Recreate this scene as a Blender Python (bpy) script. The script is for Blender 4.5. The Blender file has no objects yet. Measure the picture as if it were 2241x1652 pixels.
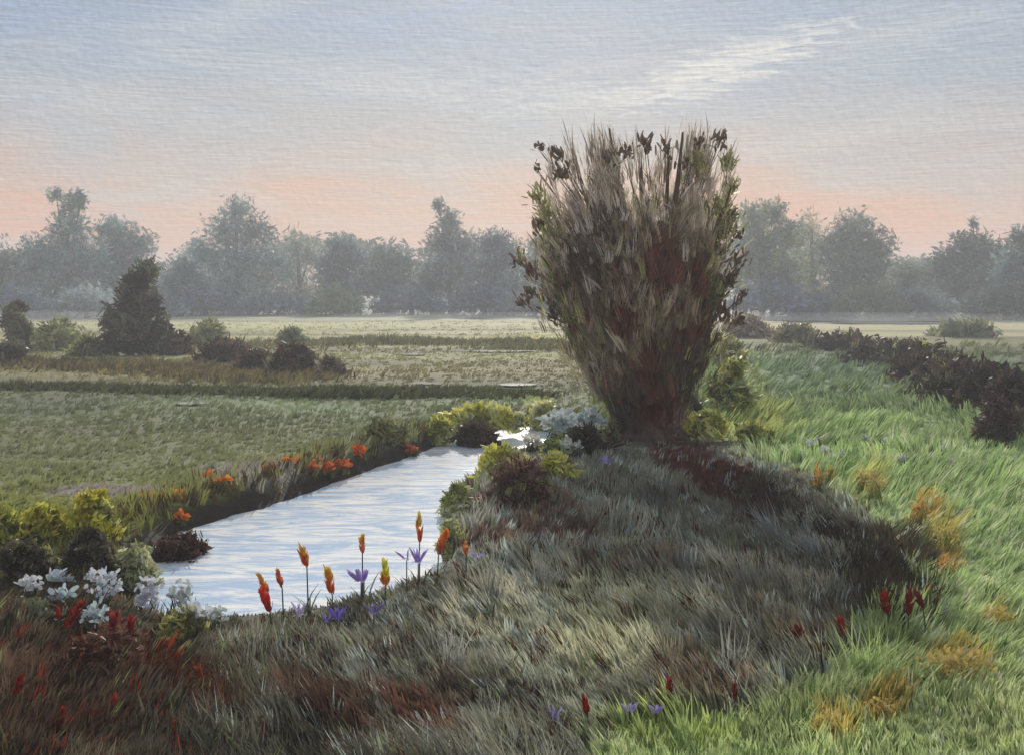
import bpy, math, random
import numpy as np
from mathutils import Vector

SC = bpy.context.scene
COL = SC.collection
RNG = np.random.default_rng(7)
random.seed(7)

# ------------------------------------------------------------------ camera geometry
H_EYE, F, CXP, CYP = 3.0, 2403.0, 1120.5, 826.0
TH = math.atan(186.0 / F)
CT, ST = math.cos(TH), math.sin(TH)

def at(px, py, z=0.0):
    """ground point seen at frame position px, py (2241 wide frame)"""
    u = (px - CXP) / F; v = (CYP - py) / F
    d = (u, CT + v * ST, -ST + v * CT)
    t = (z - H_EYE) / d[2]
    return (d[0] * t, d[1] * t)

def at_y(px, py, Y):
    u = (px - CXP) / F; v = (CYP - py) / F
    d = (u, CT + v * ST, -ST + v * CT)
    t = Y / d[1]
    return (d[0] * t, Y, H_EYE + d[2] * t)

def to_px(x, y, z=0.0):
    """inverse for ground arrays: used only to look plant zones up"""
    dz = z - H_EYE
    depth = np.maximum(y * CT - dz * ST, 0.5)
    up = y * ST + dz * CT
    return CXP + F * x / depth, CYP - F * up / depth

def srgb(c):
    c = np.asarray(c, float) / 255.0
    return np.where(c <= 0.04045, c / 12.92, ((c + 0.055) / 1.055) ** 2.4)

# ------------------------------------------------------------------ noise
_LAT = RNG.random((256, 256))
def vnoise(x, y):
    xi = np.floor(x).astype(int); yi = np.floor(y).astype(int)
    fx = x - xi; fy = y - yi
    fx = fx * fx * (3 - 2 * fx); fy = fy * fy * (3 - 2 * fy)
    a = _LAT[xi % 256, yi % 256]; b = _LAT[(xi + 1) % 256, yi % 256]
    c = _LAT[xi % 256, (yi + 1) % 256]; d = _LAT[(xi + 1) % 256, (yi + 1) % 256]
    return (a * (1 - fx) + b * fx) * (1 - fy) + (c * (1 - fx) + d * fx) * fy

def sstep(a, b, x):
    t = np.clip((x - a) / (b - a), 0, 1)
    return t * t * (3 - 2 * t)

def poly_sd(poly, x, y):
    """signed distance, negative inside"""
    P = np.asarray(poly, float)
    x = np.asarray(x, float); y = np.asarray(y, float)
    d2 = np.full(x.shape, 1e18); inside = np.zeros(x.shape, bool)
    n = len(P)
    for i in range(n):
        ax, ay = P[i]; bx, by = P[(i + 1) % n]
        ex, ey = bx - ax, by - ay
        t = np.clip(((x - ax) * ex + (y - ay) * ey) / (ex * ex + ey * ey + 1e-12), 0, 1)
        d2 = np.minimum(d2, (x - ax - t * ex) ** 2 + (y - ay - t * ey) ** 2)
        c = ((ay > y) != (by > y))
        with np.errstate(divide='ignore', invalid='ignore'):
            xx = ex * (y - ay) / (ey if ey != 0 else 1e-12) + ax
        inside ^= c & (x < xx)
    d = np.sqrt(d2)
    return np.where(inside, -d, d)

# ------------------------------------------------------------------ setting layout
WZ = -0.30
RIVER_PX = [(318, 1212), (420, 1163), (520, 1130), (640, 1098), (720, 1066), (800, 1036), (900, 1003), (1000, 965),
            (1060, 948), (1120, 937), (1180, 930), (1200, 940), (1190, 968), (1140, 992), (1075, 1015), (1015, 1040), (990, 1068),
            (980, 1110), (985, 1150), (955, 1250), (860, 1310), (760, 1350), (640, 1372), (520, 1386), (400, 1380), (322, 1345)]
RIVER = [at(px, py, WZ) for px, py in RIVER_PX]

def height(x, y):
    x = np.asarray(x, float); y = np.asarray(y, float)
    h = (vnoise(x * 0.35 + 40, y * 0.35 + 11) - 0.5) * 0.10 + (vnoise(x * 1.3, y * 1.3) - 0.5) * 0.05
    h *= 1 - sstep(60, 200, y) * 0.6
    near = (y > 5) & (y < 40) & (np.abs(x) < 25)
    if np.any(near):
        sd = np.full(x.shape, 9.0)
        sd[near] = poly_sd(RIVER, x[near] + (vnoise(x[near] * 3, y[near] * 3) - .5) * .12, y[near] + (vnoise(x[near] * 3 + 9, y[near] * 3) - .5) * .15)
        bank = sstep(0.05, 0.55, sd) * (h + 0.02 - WZ) + WZ - 0.02
        h = np.where(sd < 0.55, bank, h)
        h = np.where(sd < 0.05, WZ - 0.02 - np.clip(0.05 - sd, 0, 0.6) * 0.7, h)
    return h

def hz(x, y):
    return float(height(np.array([x]), np.array([y]))[0])

def interp_stops(v, stops):
    s = np.array([a for a, _ in stops], float)
    c = np.array([b for _, b in stops], float)
    return np.stack([np.interp(v, s, c[:, k]) for k in range(3)], -1)

LST = [(640, (107, 117, 111)), (672, (104, 113, 102)), (692, (122, 126, 104)), (712, (139, 137, 102)), (740, (128, 126, 90)), (780, (106, 107, 73)),  # far stops paint the bluish haze band into the meadow colour
       (815, (115, 111, 77)), (850, (91, 94, 68)), (880, (93, 102, 73)), (950, (102, 107, 77)), (1030, (107, 112, 79)), (1085, (113, 117, 70)),
       (1150, (109, 113, 55)), (1250, (81, 81, 54)), (1300, (70, 65, 48)), (1700, (65, 55, 43))]
RST = [(640, (150, 150, 138)), (690, (165, 160, 140)), (720, (146, 140, 106)), (760, (100, 104, 66)), (800, (86, 104, 78)), (880, (104, 118, 84)),  # far stops paint the cream mist streak into the field colour
       (950, (126, 144, 96)), (1050, (152, 176, 118)), (1200, (168, 190, 132)), (1400, (174, 192, 136)), (1560, (154, 168, 114)), (1700, (134, 148, 102))]
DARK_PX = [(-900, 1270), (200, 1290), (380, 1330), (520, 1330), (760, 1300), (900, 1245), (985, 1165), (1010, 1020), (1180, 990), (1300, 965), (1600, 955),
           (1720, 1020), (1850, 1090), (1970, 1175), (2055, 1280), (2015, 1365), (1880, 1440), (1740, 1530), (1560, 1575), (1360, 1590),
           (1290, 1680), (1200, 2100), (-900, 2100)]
DARK = [at(px, py) for px, py in DARK_PX]  # dark growth that also carries the willow's cast shade in its colour
# colour patches of the plants and soil, some painting the willow's shadow: frame x, y, rx, ry, tilt (deg), colour, strength
PATCH = [
    (220, 1080, 130, 16, 2, (128, 118, 122), .8), (560, 1045, 130, 16, -3, (126, 122, 118), .8), (880, 985, 90, 12, -8, (120, 124, 100), .5),
    (640, 1010, 110, 10, -4, (150, 120, 92), .5), (860, 930, 120, 18, -4, (112, 130, 96), .5), (690, 890, 160, 9, 2, (120, 136, 108), .6),
    (130, 880, 140, 18, 0, (78, 84, 66), .6), (300, 808, 120, 12, 0, (140, 128, 84), .7), (820, 812, 130, 9, 0, (128, 122, 96), .6),
    (560, 768, 160, 10, 2, (120, 118, 96), .5), (1000, 735, 180, 8, 0, (156, 152, 118), .5), (1180, 745, 60, 12, 0, (170, 166, 84), .7),
    (1100, 860, 140, 12, 0, (96, 120, 88), .5), (1180, 880, 50, 20, 0, (168, 168, 104), .5),
    (1540, 1030, 130, 50, 28, (64, 36, 30), .95), (1650, 1105, 80, 48, 30, (62, 44, 38), .85), (1160, 1190, 160, 34, -6, (74, 56, 46), .8),  # red-brown at the willow foot paints the trunk's shadow as soil colour
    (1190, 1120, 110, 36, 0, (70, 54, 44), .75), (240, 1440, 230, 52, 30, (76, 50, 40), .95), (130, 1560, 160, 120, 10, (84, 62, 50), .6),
    (430, 1560, 120, 50, 30, (84, 50, 38), .75), (740, 1590, 150, 50, 30, (78, 56, 46), .8), (1000, 1560, 60, 60, 30, (84, 64, 52), .5),
    (950, 1610, 130, 36, 28, (86, 54, 44), .8), (1560, 1500, 120, 60, 0, (72, 62, 50), .8), (1962, 1262, 86, 120, 20, (52, 48, 40), .95),  # last patch paints the right rim of the willow's shade
    (1800, 1390, 110, 40, -14, (70, 62, 48), .6), (1400, 1230, 150, 30, -4, (100, 84, 70), .4),
    (1080, 1360, 120, 60, -10, (142, 140, 118), .6), (1330, 1400, 160, 110, 30, (150, 150, 122), .8), (1480, 1330, 110, 70, 30, (140, 139, 116), .7),
    (1230, 1540, 130, 50, 30, (140, 146, 126), .6), (1660, 1300, 160, 60, 30, (110, 106, 94), .6), (1340, 1150, 90, 50, 20, (120, 118, 104), .5),
    (650, 1400, 130, 50, 20, (118, 116, 102), .5), (560, 1480, 110, 50, 40, (122, 120, 106), .5),
    (1900, 1052, 30, 44, 10, (190, 158, 72), .8), (2012, 1120, 26, 40, 14, (178, 140, 70), .8), (2062, 1165, 40, 46, 24, (176, 158, 76), .8),
    (2068, 1232, 34, 34, 0, (184, 150, 80), .8), (2090, 1450, 90, 44, 6, (194, 164, 78), .8), (2180, 1345, 50, 30, 0, (188, 164, 92), .5),
    (1820, 1588, 40, 34, 10, (196, 166, 78), .8), (1925, 1540, 60, 36, -20, (186, 158, 78), .8),
    (1990, 1040, 130, 44, 0, (166, 190, 128), .6), (2040, 1320, 120, 60, 0, (162, 188, 118), .6), (1930, 1400, 70, 60, 0, (172, 196, 124), .7),
    (1480, 1610, 140, 40, 0, (160, 176, 100), .7), (2180, 1570, 100, 60, 0, (128, 134, 96), .6),
    (1800, 800, 110, 34, 12, (92, 108, 84), .6), (1650, 930, 70, 40, 0, (150, 152, 88), .6), (1600, 850, 70, 70, 0, (120, 128, 76), .6),
    (1500, 940, 70, 26, 0, (150, 152, 70), .6), (2130, 930, 120, 60, 10, (100, 116, 78), .5),
]
ILL_LIT, ILL_DARK = 0.62, 0.42

def zone(x, y, soft=1.0):
    """albedo of what grows at x, y, and how far inside the rough grey-brown growth it stands"""
    px, py = to_px(x, y)
    px = px + (vnoise(x * 1.7 + 5, y * 1.1) - .5) * 60 * soft
    py = py + (vnoise(x * 0.5 + 3, y * 0.6 + 8) - .5) * 46 * soft * np.clip((py - 640) / 300, 0.06, 1)
    w = sstep(1230, 1560, px)[..., None]
    w = np.where((py > 1000)[..., None], sstep(1000, 1300, px)[..., None], w)
    c = interp_stops(py, LST) * (1 - w) + interp_stops(py, RST) * w
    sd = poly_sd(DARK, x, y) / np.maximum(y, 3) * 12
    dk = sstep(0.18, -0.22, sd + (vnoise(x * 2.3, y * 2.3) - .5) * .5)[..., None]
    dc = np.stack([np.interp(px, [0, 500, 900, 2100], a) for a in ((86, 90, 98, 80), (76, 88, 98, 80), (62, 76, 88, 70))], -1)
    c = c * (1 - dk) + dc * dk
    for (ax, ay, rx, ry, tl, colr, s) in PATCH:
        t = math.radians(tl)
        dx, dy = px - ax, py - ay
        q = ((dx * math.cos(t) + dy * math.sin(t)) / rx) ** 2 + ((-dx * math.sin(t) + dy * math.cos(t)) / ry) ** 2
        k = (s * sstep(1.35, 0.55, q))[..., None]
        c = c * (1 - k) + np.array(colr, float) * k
    c = c * (1 + (.55 * sstep(30, 60, y) * (vnoise(x * .03 + 3, y * .30 + x * .01) - .5) + .16 * sstep(14, 25, y) * (vnoise(x * .12, y * .9) - .5))[..., None])
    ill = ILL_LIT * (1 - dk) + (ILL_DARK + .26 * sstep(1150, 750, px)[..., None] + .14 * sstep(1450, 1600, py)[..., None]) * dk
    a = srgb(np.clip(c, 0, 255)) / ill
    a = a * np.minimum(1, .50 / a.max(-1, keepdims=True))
    return np.maximum(a, .01), dk[..., 0]

# ------------------------------------------------------------------ mesh helpers
def link(name, me, mat=None, parent=None):
    o = bpy.data.objects.new(name, me)
    COL.objects.link(o)
    if mat is not None: me.materials.append(mat)
    if parent is not None: o.parent = parent
    return o

def tag(o, label=None, cat=None, group=None, kind=None):
    if label: o['label'] = label
    if cat: o['category'] = cat
    if group: o['group'] = group
    if kind: o['kind'] = kind
    return o

def thing(name, label, cat, loc, group=None):
    o = bpy.data.objects.new(name, None)
    COL.objects.link(o); o.location = loc
    o.empty_display_size = 0.2
    return tag(o, label, cat, group)

def mesh_np(name, V, Q, C=None, smooth=True):
    me = bpy.data.meshes.new(name)
    V = np.ascontiguousarray(V, np.float32); Q = np.ascontiguousarray(Q, np.int32)
    k = Q.shape[1]
    me.vertices.add(len(V)); me.vertices.foreach_set('co', V.ravel())
    me.loops.add(Q.size); me.loops.foreach_set('vertex_index', Q.ravel())
    me.polygons.add(len(Q))
    me.polygons.foreach_set('loop_start', np.arange(0, Q.size, k, dtype=np.int32))
    me.polygons.foreach_set('loop_total', np.full(len(Q), k, np.int32))
    if smooth: me.polygons.foreach_set('use_smooth', np.ones(len(Q), bool))
    if C is not None:
        a = me.attributes.new('Col', 'FLOAT_COLOR', 'POINT')
        c4 = np.ones((len(V), 4), np.float32); c4[:, :3] = C
        a.data.foreach_set('color', c4.ravel())
    me.update(); me.validate()
    return me

def unit(v):
    return v / np.maximum(np.linalg.norm(v, axis=-1, keepdims=True), 1e-9)

GRASS_PROF = (0.75, 1.0, 0.75, 0.06)
LEAF_PROF = (0.25, 1.0, 0.85, 0.12)
DAB_PROF = (0.62, 1.0, 1.0, 0.6)

def ribbons(name, P, D, S, L, W, C, bend=None, prof=GRASS_PROF, tipgain=1.0):
    n = len(P); m = len(prof)
    D = unit(D); S = unit(S - D * np.sum(S * D, -1, keepdims=True))
    if bend is None: bend = np.zeros((n, 3))
    t = np.linspace(0, 1, m)
    mid = P[:, None] + D[:, None] * (L[:, None] * t)[..., None] + bend[:, None] * (L[:, None] * t * t)[..., None]
    hw = (W[:, None] * 0.5 * np.array(prof))[..., None] * S[:, None]
    # a slight fold gives each stroke a ridge
    V = np.stack([mid - hw, mid + hw], 2).reshape(-1, 3)
    base = (np.arange(n) * m * 2)[:, None] + (np.arange(m - 1) * 2)[None]
    Q = np.stack([base, base + 1, base + 3, base + 2], -1).reshape(-1, 4)
    g = 1 + (tipgain - 1) * t
    CC = np.repeat((C[:, None] * g[None, :, None])[:, :, None], 2, 2).reshape(-1, 3)
    return mesh_np(name, V, Q, np.clip(CC, 0.004, 0.75))

def bristle(P, D, S, L, W, C, bend, k, spread, cj=0.12, lj=0.25):
    """one brush-like tuft = k blades side by side"""
    n = len(P)
    off = (np.arange(k) - (k - 1) / 2)[None, :, None] * spread[:, None, None] * unit(S)[:, None]
    P2 = (P[:, None] + off + RNG.normal(0, 1, (n, k, 3)) * spread[:, None, None] * 0.25).reshape(-1, 3)
    r = lambda a: np.repeat(a, k, 0)
    j = (1 + RNG.normal(0, cj, (n * k, 1)))
    return (P2, r(D) + RNG.normal(0, .05, (n * k, 3)), r(S) + RNG.normal(0, .15, (n * k, 3)), r(L) * (1 + RNG.uniform(-lj, lj, n * k)),
            r(W), np.clip(r(C) * j, .004, .7), r(bend))

def tube(pts, rad, sides=8, jitter=0.0):
    pts = [Vector(p) for p in pts]
    V = []; Q = []
    prev = None
    for i, p in enumerate(pts):
        t = (pts[min(i + 1, len(pts) - 1)] - pts[max(i - 1, 0)]).normalized()
        a = t.cross(Vector((0.13, 1, 0.07))).normalized() if prev is None else (prev - t * prev.dot(t)).normalized()
        prev = a; b = t.cross(a)
        for s in range(sides):
            ang = 2 * math.pi * s / sides
            r = rad[i] * (1 + jitter * (random.random() - .5))
            V.append(p + (a * math.cos(ang) + b * math.sin(ang)) * r)
    for i in range(len(pts) - 1):
        for s in range(sides):
            s2 = (s + 1) % sides
            Q.append((i * sides + s, i * sides + s2, (i + 1) * sides + s2, (i + 1) * sides + s))
    # close the tip with quads folded onto the last ring
    return V, Q

def tube_mesh(name, runs, sides=8, jitter=0.0):
    V = []; Q = []
    for pts, rad in runs:
        v, q = tube(pts, rad, sides, jitter)
        o = len(V)
        V += v; Q += [tuple(i + o for i in f) for f in q]
    return mesh_np(name, np.array([tuple(v) for v in V]), np.array(Q))

# ------------------------------------------------------------------ materials
def new_mat(name):
    m = bpy.data.materials.new(name); m.use_nodes = True
    nt = m.node_tree; nt.nodes.clear()
    return m, nt, nt.nodes.new('ShaderNodeOutputMaterial')

def N(nt, t, **kw):
    n = nt.nodes.new(t)
    for k, v in kw.items():
        if k in n.inputs.keys(): n.inputs[k].default_value = v
        else: setattr(n, k, v)
    return n

def plant_mat(name, trans=0.3, rough=0.5, spec=0.35, var=0.25, scale=4.0):
    m, nt, out = new_mat(name)
    at_ = N(nt, 'ShaderNodeAttribute', attribute_name='Col')
    tc = N(nt, 'ShaderNodeTexCoord')
    nz = N(nt, 'ShaderNodeTexNoise', Scale=scale, Detail=3.0)
    nt.links.new(tc.outputs['Object'], nz.inputs['Vector'])
    mr = N(nt, 'ShaderNodeMapRange')
    mr.inputs['From Min'].default_value = .3; mr.inputs['From Max'].default_value = .7
    mr.inputs['To Min'].default_value = 1 - var; mr.inputs['To Max'].default_value = 1 + var
    nt.links.new(nz.outputs['Fac'], mr.inputs['Value'])
    mx = N(nt, 'ShaderNodeVectorMath', operation='SCALE')
    nt.links.new(at_.outputs['Color'], mx.inputs[0]); nt.links.new(mr.outputs[0], mx.inputs['Scale'])
    pb = N(nt, 'ShaderNodeBsdfPrincipled', Roughness=rough)
    pb.inputs['Specular IOR Level'].default_value = spec
    nt.links.new(mx.outputs[0], pb.inputs['Base Color'])
    tr = N(nt, 'ShaderNodeBsdfTranslucent')
    nt.links.new(mx.outputs[0], tr.inputs['Color'])
    ms = N(nt, 'ShaderNodeMixShader'); ms.inputs[0].default_value = trans
    nt.links.new(pb.outputs[0], ms.inputs[1]); nt.links.new(tr.outputs[0], ms.inputs[2])
    nt.links.new(ms.outputs[0], out.inputs['Surface'])
    return m

M_LEAF = plant_mat('leaf', .3, .55, .2, .2, 3.0)
M_GRASS = plant_mat('grass_blade', .34, .6, .10, .15, 1.5)
M_PETAL = plant_mat('petal', .25, .8, .05, .15, 30.0)
M_FAR = plant_mat('distant_leaf', .15, .7, .15, .2, .3)

def bark_mat(name, c1, c2, scale=6.0):
    m, nt, out = new_mat(name)
    tc = N(nt, 'ShaderNodeTexCoord'); mp = N(nt, 'ShaderNodeMapping')
    mp.inputs['Scale'].default_value = (1, 1, .22)
    nt.links.new(tc.outputs['Object'], mp.inputs[0])
    nz = N(nt, 'ShaderNodeTexNoise', Scale=scale, Detail=6.0, Roughness=.65)
    nt.links.new(mp.outputs[0], nz.inputs['Vector'])
    cr = N(nt, 'ShaderNodeValToRGB')
    cr.color_ramp.elements[0].position = .35; cr.color_ramp.elements[0].color = (*c1, 1)
    cr.color_ramp.elements[1].position = .68; cr.color_ramp.elements[1].color = (*c2, 1)
    nt.links.new(nz.outputs['Fac'], cr.inputs[0])
    pb = N(nt, 'ShaderNodeBsdfPrincipled', Roughness=.7)
    nt.links.new(cr.outputs[0], pb.inputs['Base Color'])
    bp = N(nt, 'ShaderNodeBump', Strength=.8, Distance=.06)
    nt.links.new(nz.outputs['Fac'], bp.inputs['Height']); nt.links.new(bp.outputs[0], pb.inputs['Normal'])
    nt.links.new(pb.outputs[0], out.inputs['Surface'])
    return m

M_BARK = bark_mat('red_brown_bark', (.05, .028, .02), (.13, .072, .05))
M_TWIG = bark_mat('grey_brown_bark', (.04, .032, .026), (.12, .095, .075))
M_STEM = bark_mat('green_stem', (.05, .07, .03), (.10, .12, .05), 20)

def ground_mat():
    m, nt, out = new_mat('meadow_ground')
    a = N(nt, 'ShaderNodeAttribute', attribute_name='Col')
    tc = N(nt, 'ShaderNodeTexCoord'); mp = N(nt, 'ShaderNodeMapping')
    mp.inputs['Scale'].default_value = (.22, 1.6, 1)
    mp.inputs['Rotation'].default_value = (0, 0, math.radians(4))
    nt.links.new(tc.outputs['Object'], mp.inputs[0])
    nz = N(nt, 'ShaderNodeTexNoise', Scale=2.2, Detail=8.0, Roughness=.7)
    nt.links.new(mp.outputs[0], nz.inputs['Vector'])
    n2 = N(nt, 'ShaderNodeTexNoise', Scale=14.0, Detail=5.0, Roughness=.7)
    nt.links.new(tc.outputs['Object'], n2.inputs['Vector'])
    ad = N(nt, 'ShaderNodeMath', operation='ADD')
    nt.links.new(nz.outputs['Fac'], ad.inputs[0]); nt.links.new(n2.outputs['Fac'], ad.inputs[1])
    mr = N(nt, 'ShaderNodeMapRange')
    mr.inputs['From Min'].default_value = .7; mr.inputs['From Max'].default_value = 1.3
    mr.inputs['To Min'].default_value = .62; mr.inputs['To Max'].default_value = 1.4
    nt.links.new(ad.outputs[0], mr.inputs['Value'])
    mx = N(nt, 'ShaderNodeVectorMath', operation='SCALE')
    nt.links.new(a.outputs['Color'], mx.inputs[0]); nt.links.new(mr.outputs[0], mx.inputs['Scale'])
    pb = N(nt, 'ShaderNodeBsdfPrincipled', Roughness=.85)
    pb.inputs['Specular IOR Level'].default_value = .2
    nt.links.new(mx.outputs[0], pb.inputs['Base Color'])
    bp = N(nt, 'ShaderNodeBump', Strength=.7, Distance=.12)
    nt.links.new(ad.outputs[0], bp.inputs['Height']); nt.links.new(bp.outputs[0], pb.inputs['Normal'])
    nt.links.new(pb.outputs[0], out.inputs['Surface'])
    return m

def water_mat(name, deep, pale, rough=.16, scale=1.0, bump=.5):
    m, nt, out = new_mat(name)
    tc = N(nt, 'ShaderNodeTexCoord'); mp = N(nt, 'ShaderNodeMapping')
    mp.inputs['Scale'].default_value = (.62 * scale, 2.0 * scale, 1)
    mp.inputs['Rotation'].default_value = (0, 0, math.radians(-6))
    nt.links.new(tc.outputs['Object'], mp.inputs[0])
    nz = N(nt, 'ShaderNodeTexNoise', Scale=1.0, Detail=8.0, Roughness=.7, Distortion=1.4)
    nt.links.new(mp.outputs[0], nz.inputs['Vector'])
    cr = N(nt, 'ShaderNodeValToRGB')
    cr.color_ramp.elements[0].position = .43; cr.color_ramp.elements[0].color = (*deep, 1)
    cr.color_ramp.elements[1].position = .57; cr.color_ramp.elements[1].color = (*pale, 1)  # sky reflection and white highlights painted into the water colour
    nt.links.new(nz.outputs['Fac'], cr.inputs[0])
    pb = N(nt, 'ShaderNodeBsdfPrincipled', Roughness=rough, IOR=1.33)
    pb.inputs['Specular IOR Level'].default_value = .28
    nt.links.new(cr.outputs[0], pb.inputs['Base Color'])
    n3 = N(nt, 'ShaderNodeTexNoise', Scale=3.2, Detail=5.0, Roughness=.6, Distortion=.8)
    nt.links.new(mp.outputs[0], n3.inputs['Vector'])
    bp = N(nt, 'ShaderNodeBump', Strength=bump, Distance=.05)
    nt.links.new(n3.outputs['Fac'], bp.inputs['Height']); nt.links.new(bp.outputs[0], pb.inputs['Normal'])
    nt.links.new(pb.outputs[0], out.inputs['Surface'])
    return m

# ------------------------------------------------------------------ ground, river, flooded strips
def build_ground():
    ys = list(np.arange(-12, 5, .5))
    y = 5.0
    while y < 640:
        ys.append(y); y *= 1.0105
    ys.append(640.0)
    ys = np.array(ys)
    t = np.linspace(-1, 1, 301)
    t = np.sign(t) * np.abs(t) ** 1.15
    half = np.clip(10 + 0.72 * np.maximum(ys, 0), 14, 430)
    X = t[None] * half[:, None]; Y = np.repeat(ys[:, None], len(t), 1)
    Z = height(X.ravel(), Y.ravel())
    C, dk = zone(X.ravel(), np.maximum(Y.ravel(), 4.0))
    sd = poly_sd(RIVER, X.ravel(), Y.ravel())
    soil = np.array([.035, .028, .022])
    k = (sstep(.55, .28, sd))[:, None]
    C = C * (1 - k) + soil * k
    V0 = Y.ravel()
    C = np.where(dk[:, None] > .5, C * .55, C * (.74 + .16 * sstep(60, 110, V0))[:, None])  # ground darker again inside the painted willow shade
    nx = len(t)
    i = np.arange((len(ys) - 1) * (nx - 1)); r = i // (nx - 1); c = i % (nx - 1)
    a = r * nx + c
    Q = np.stack([a, a + 1, a + nx + 1, a + nx], -1)
    V = np.stack([X.ravel(), Y.ravel(), Z], -1)
    g = link('ground', mesh_np('ground', V, Q, C), ground_mat())
    tag(g, 'broad green and brown meadow floor around the river', 'ground', kind='structure')

build_ground()

def build_river():
    P = np.array(RIVER)
    x0, y0 = P.min(0) - .8; x1, y1 = P.max(0) + .8
    xs = np.arange(x0, x1, .2); ys = np.arange(y0, y1, .2)
    X, Y = np.meshgrid(xs, ys)
    sd = poly_sd(RIVER, X.ravel(), Y.ravel()).reshape(X.shape)
    nx = len(xs)
    ok = (sd[:-1, :-1] < .55)
    r, c = np.nonzero(ok)
    a = r * nx + c
    Q = np.stack([a, a + 1, a + nx + 1, a + nx], -1)
    used, inv = np.unique(Q.ravel(), return_inverse=True)
    V = np.stack([X.ravel(), Y.ravel(), np.full(X.size, WZ)], -1)[used]
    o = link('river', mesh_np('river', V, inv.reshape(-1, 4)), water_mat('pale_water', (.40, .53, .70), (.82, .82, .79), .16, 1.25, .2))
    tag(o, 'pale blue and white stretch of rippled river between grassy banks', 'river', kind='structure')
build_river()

M_POOL = water_mat('flood_water', (.20, .22, .20), (.30, .31, .28), .15, .3, .05)
def pool(px, py, rx, ry, tilt=0):
    cx, cy = at(px, py)
    a = at(px - rx, py); b = at(px, py - ry); c = at(px, py + ry)
    RX = abs(cx - a[0]); RY = (b[1] - c[1]) / 2; my = (b[1] + c[1]) / 2
    n = 48; V = [(0, 0, 0)]
    for i in range(n):
        an = 2 * math.pi * i / n
        k = 1 + .35 * (random.random() - .5)
        V.append((math.cos(an) * RX * k, math.sin(an) * RY * k + math.cos(an) * RX * tilt, 0))
    me = bpy.data.meshes.new('flooded_strip')
    me.from_pydata(V, [], [(0, i + 1, (i + 1) % n + 1) for i in range(n)])
    o = link('flooded_strip', me, M_POOL)
    o.location = (cx, my, max(hz(cx, my), hz(cx - RX * .6, my), hz(cx + RX * .6, my)) + .06)
    tag(o, 'thin pale sheet of standing water lying in the meadow', 'flood water', kind='structure')
for p in [(1035, 695, 50, 4), (905, 779, 28, 2.2), (1080, 772, 90, 1.1), (935, 842, 34, 1.2), (420, 887, 40, 2), (1880, 701, 250, 5),
          (1960, 709, 150, 2), (1130, 845, 40, 3)]:
    pool(*p)

# ------------------------------------------------------------------ grass
def blades_at(x, y, hgt, wid, k, lean, name, label, leanj=.18, cj=.24, hue=None, tip=1.15, spread=1.25, kind='grass', dens_col=None, mat=None):
    n = len(x)
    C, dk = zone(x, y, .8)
    if hue is not None: C = hue(x, y, C, dk)
    z = height(x, y) - .02
    P = np.stack([x, y, z], -1)
    D = np.stack([lean + RNG.normal(0, leanj, n), RNG.normal(-.05, .15, n), np.ones(n)], -1)
    ang = RNG.uniform(-.9, .9, n)
    S = np.stack([np.cos(ang), np.sin(ang), np.zeros(n)], -1)
    bend = np.stack([lean * .3 + RNG.normal(0, .14, n), RNG.normal(0, .12, n), -np.abs(RNG.normal(.04, .05, n))], -1)
    a = bristle(P, D, S, hgt, wid, C, bend, k, wid * spread, cj)
    me = ribbons(name, *a[:6], bend=a[6], prof=GRASS_PROF, tipgain=tip)
    o = link(name, me, mat or M_GRASS)
    return tag(o, label, 'grass', kind='stuff')

def scatter(n, y0, y1, xf=.64, extra=3.2, power=1.0):
    u = RNG.random(n)
    y = 1 / (1 / y1 + u ** power * (1 / y0 - 1 / y1))
    x = RNG.uniform(-1, 1, n) * (xf * y + extra)
    return x, y

def fld(x, y, s, o):
    return vnoise(x * s + o, y * s + o * 1.7)

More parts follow.
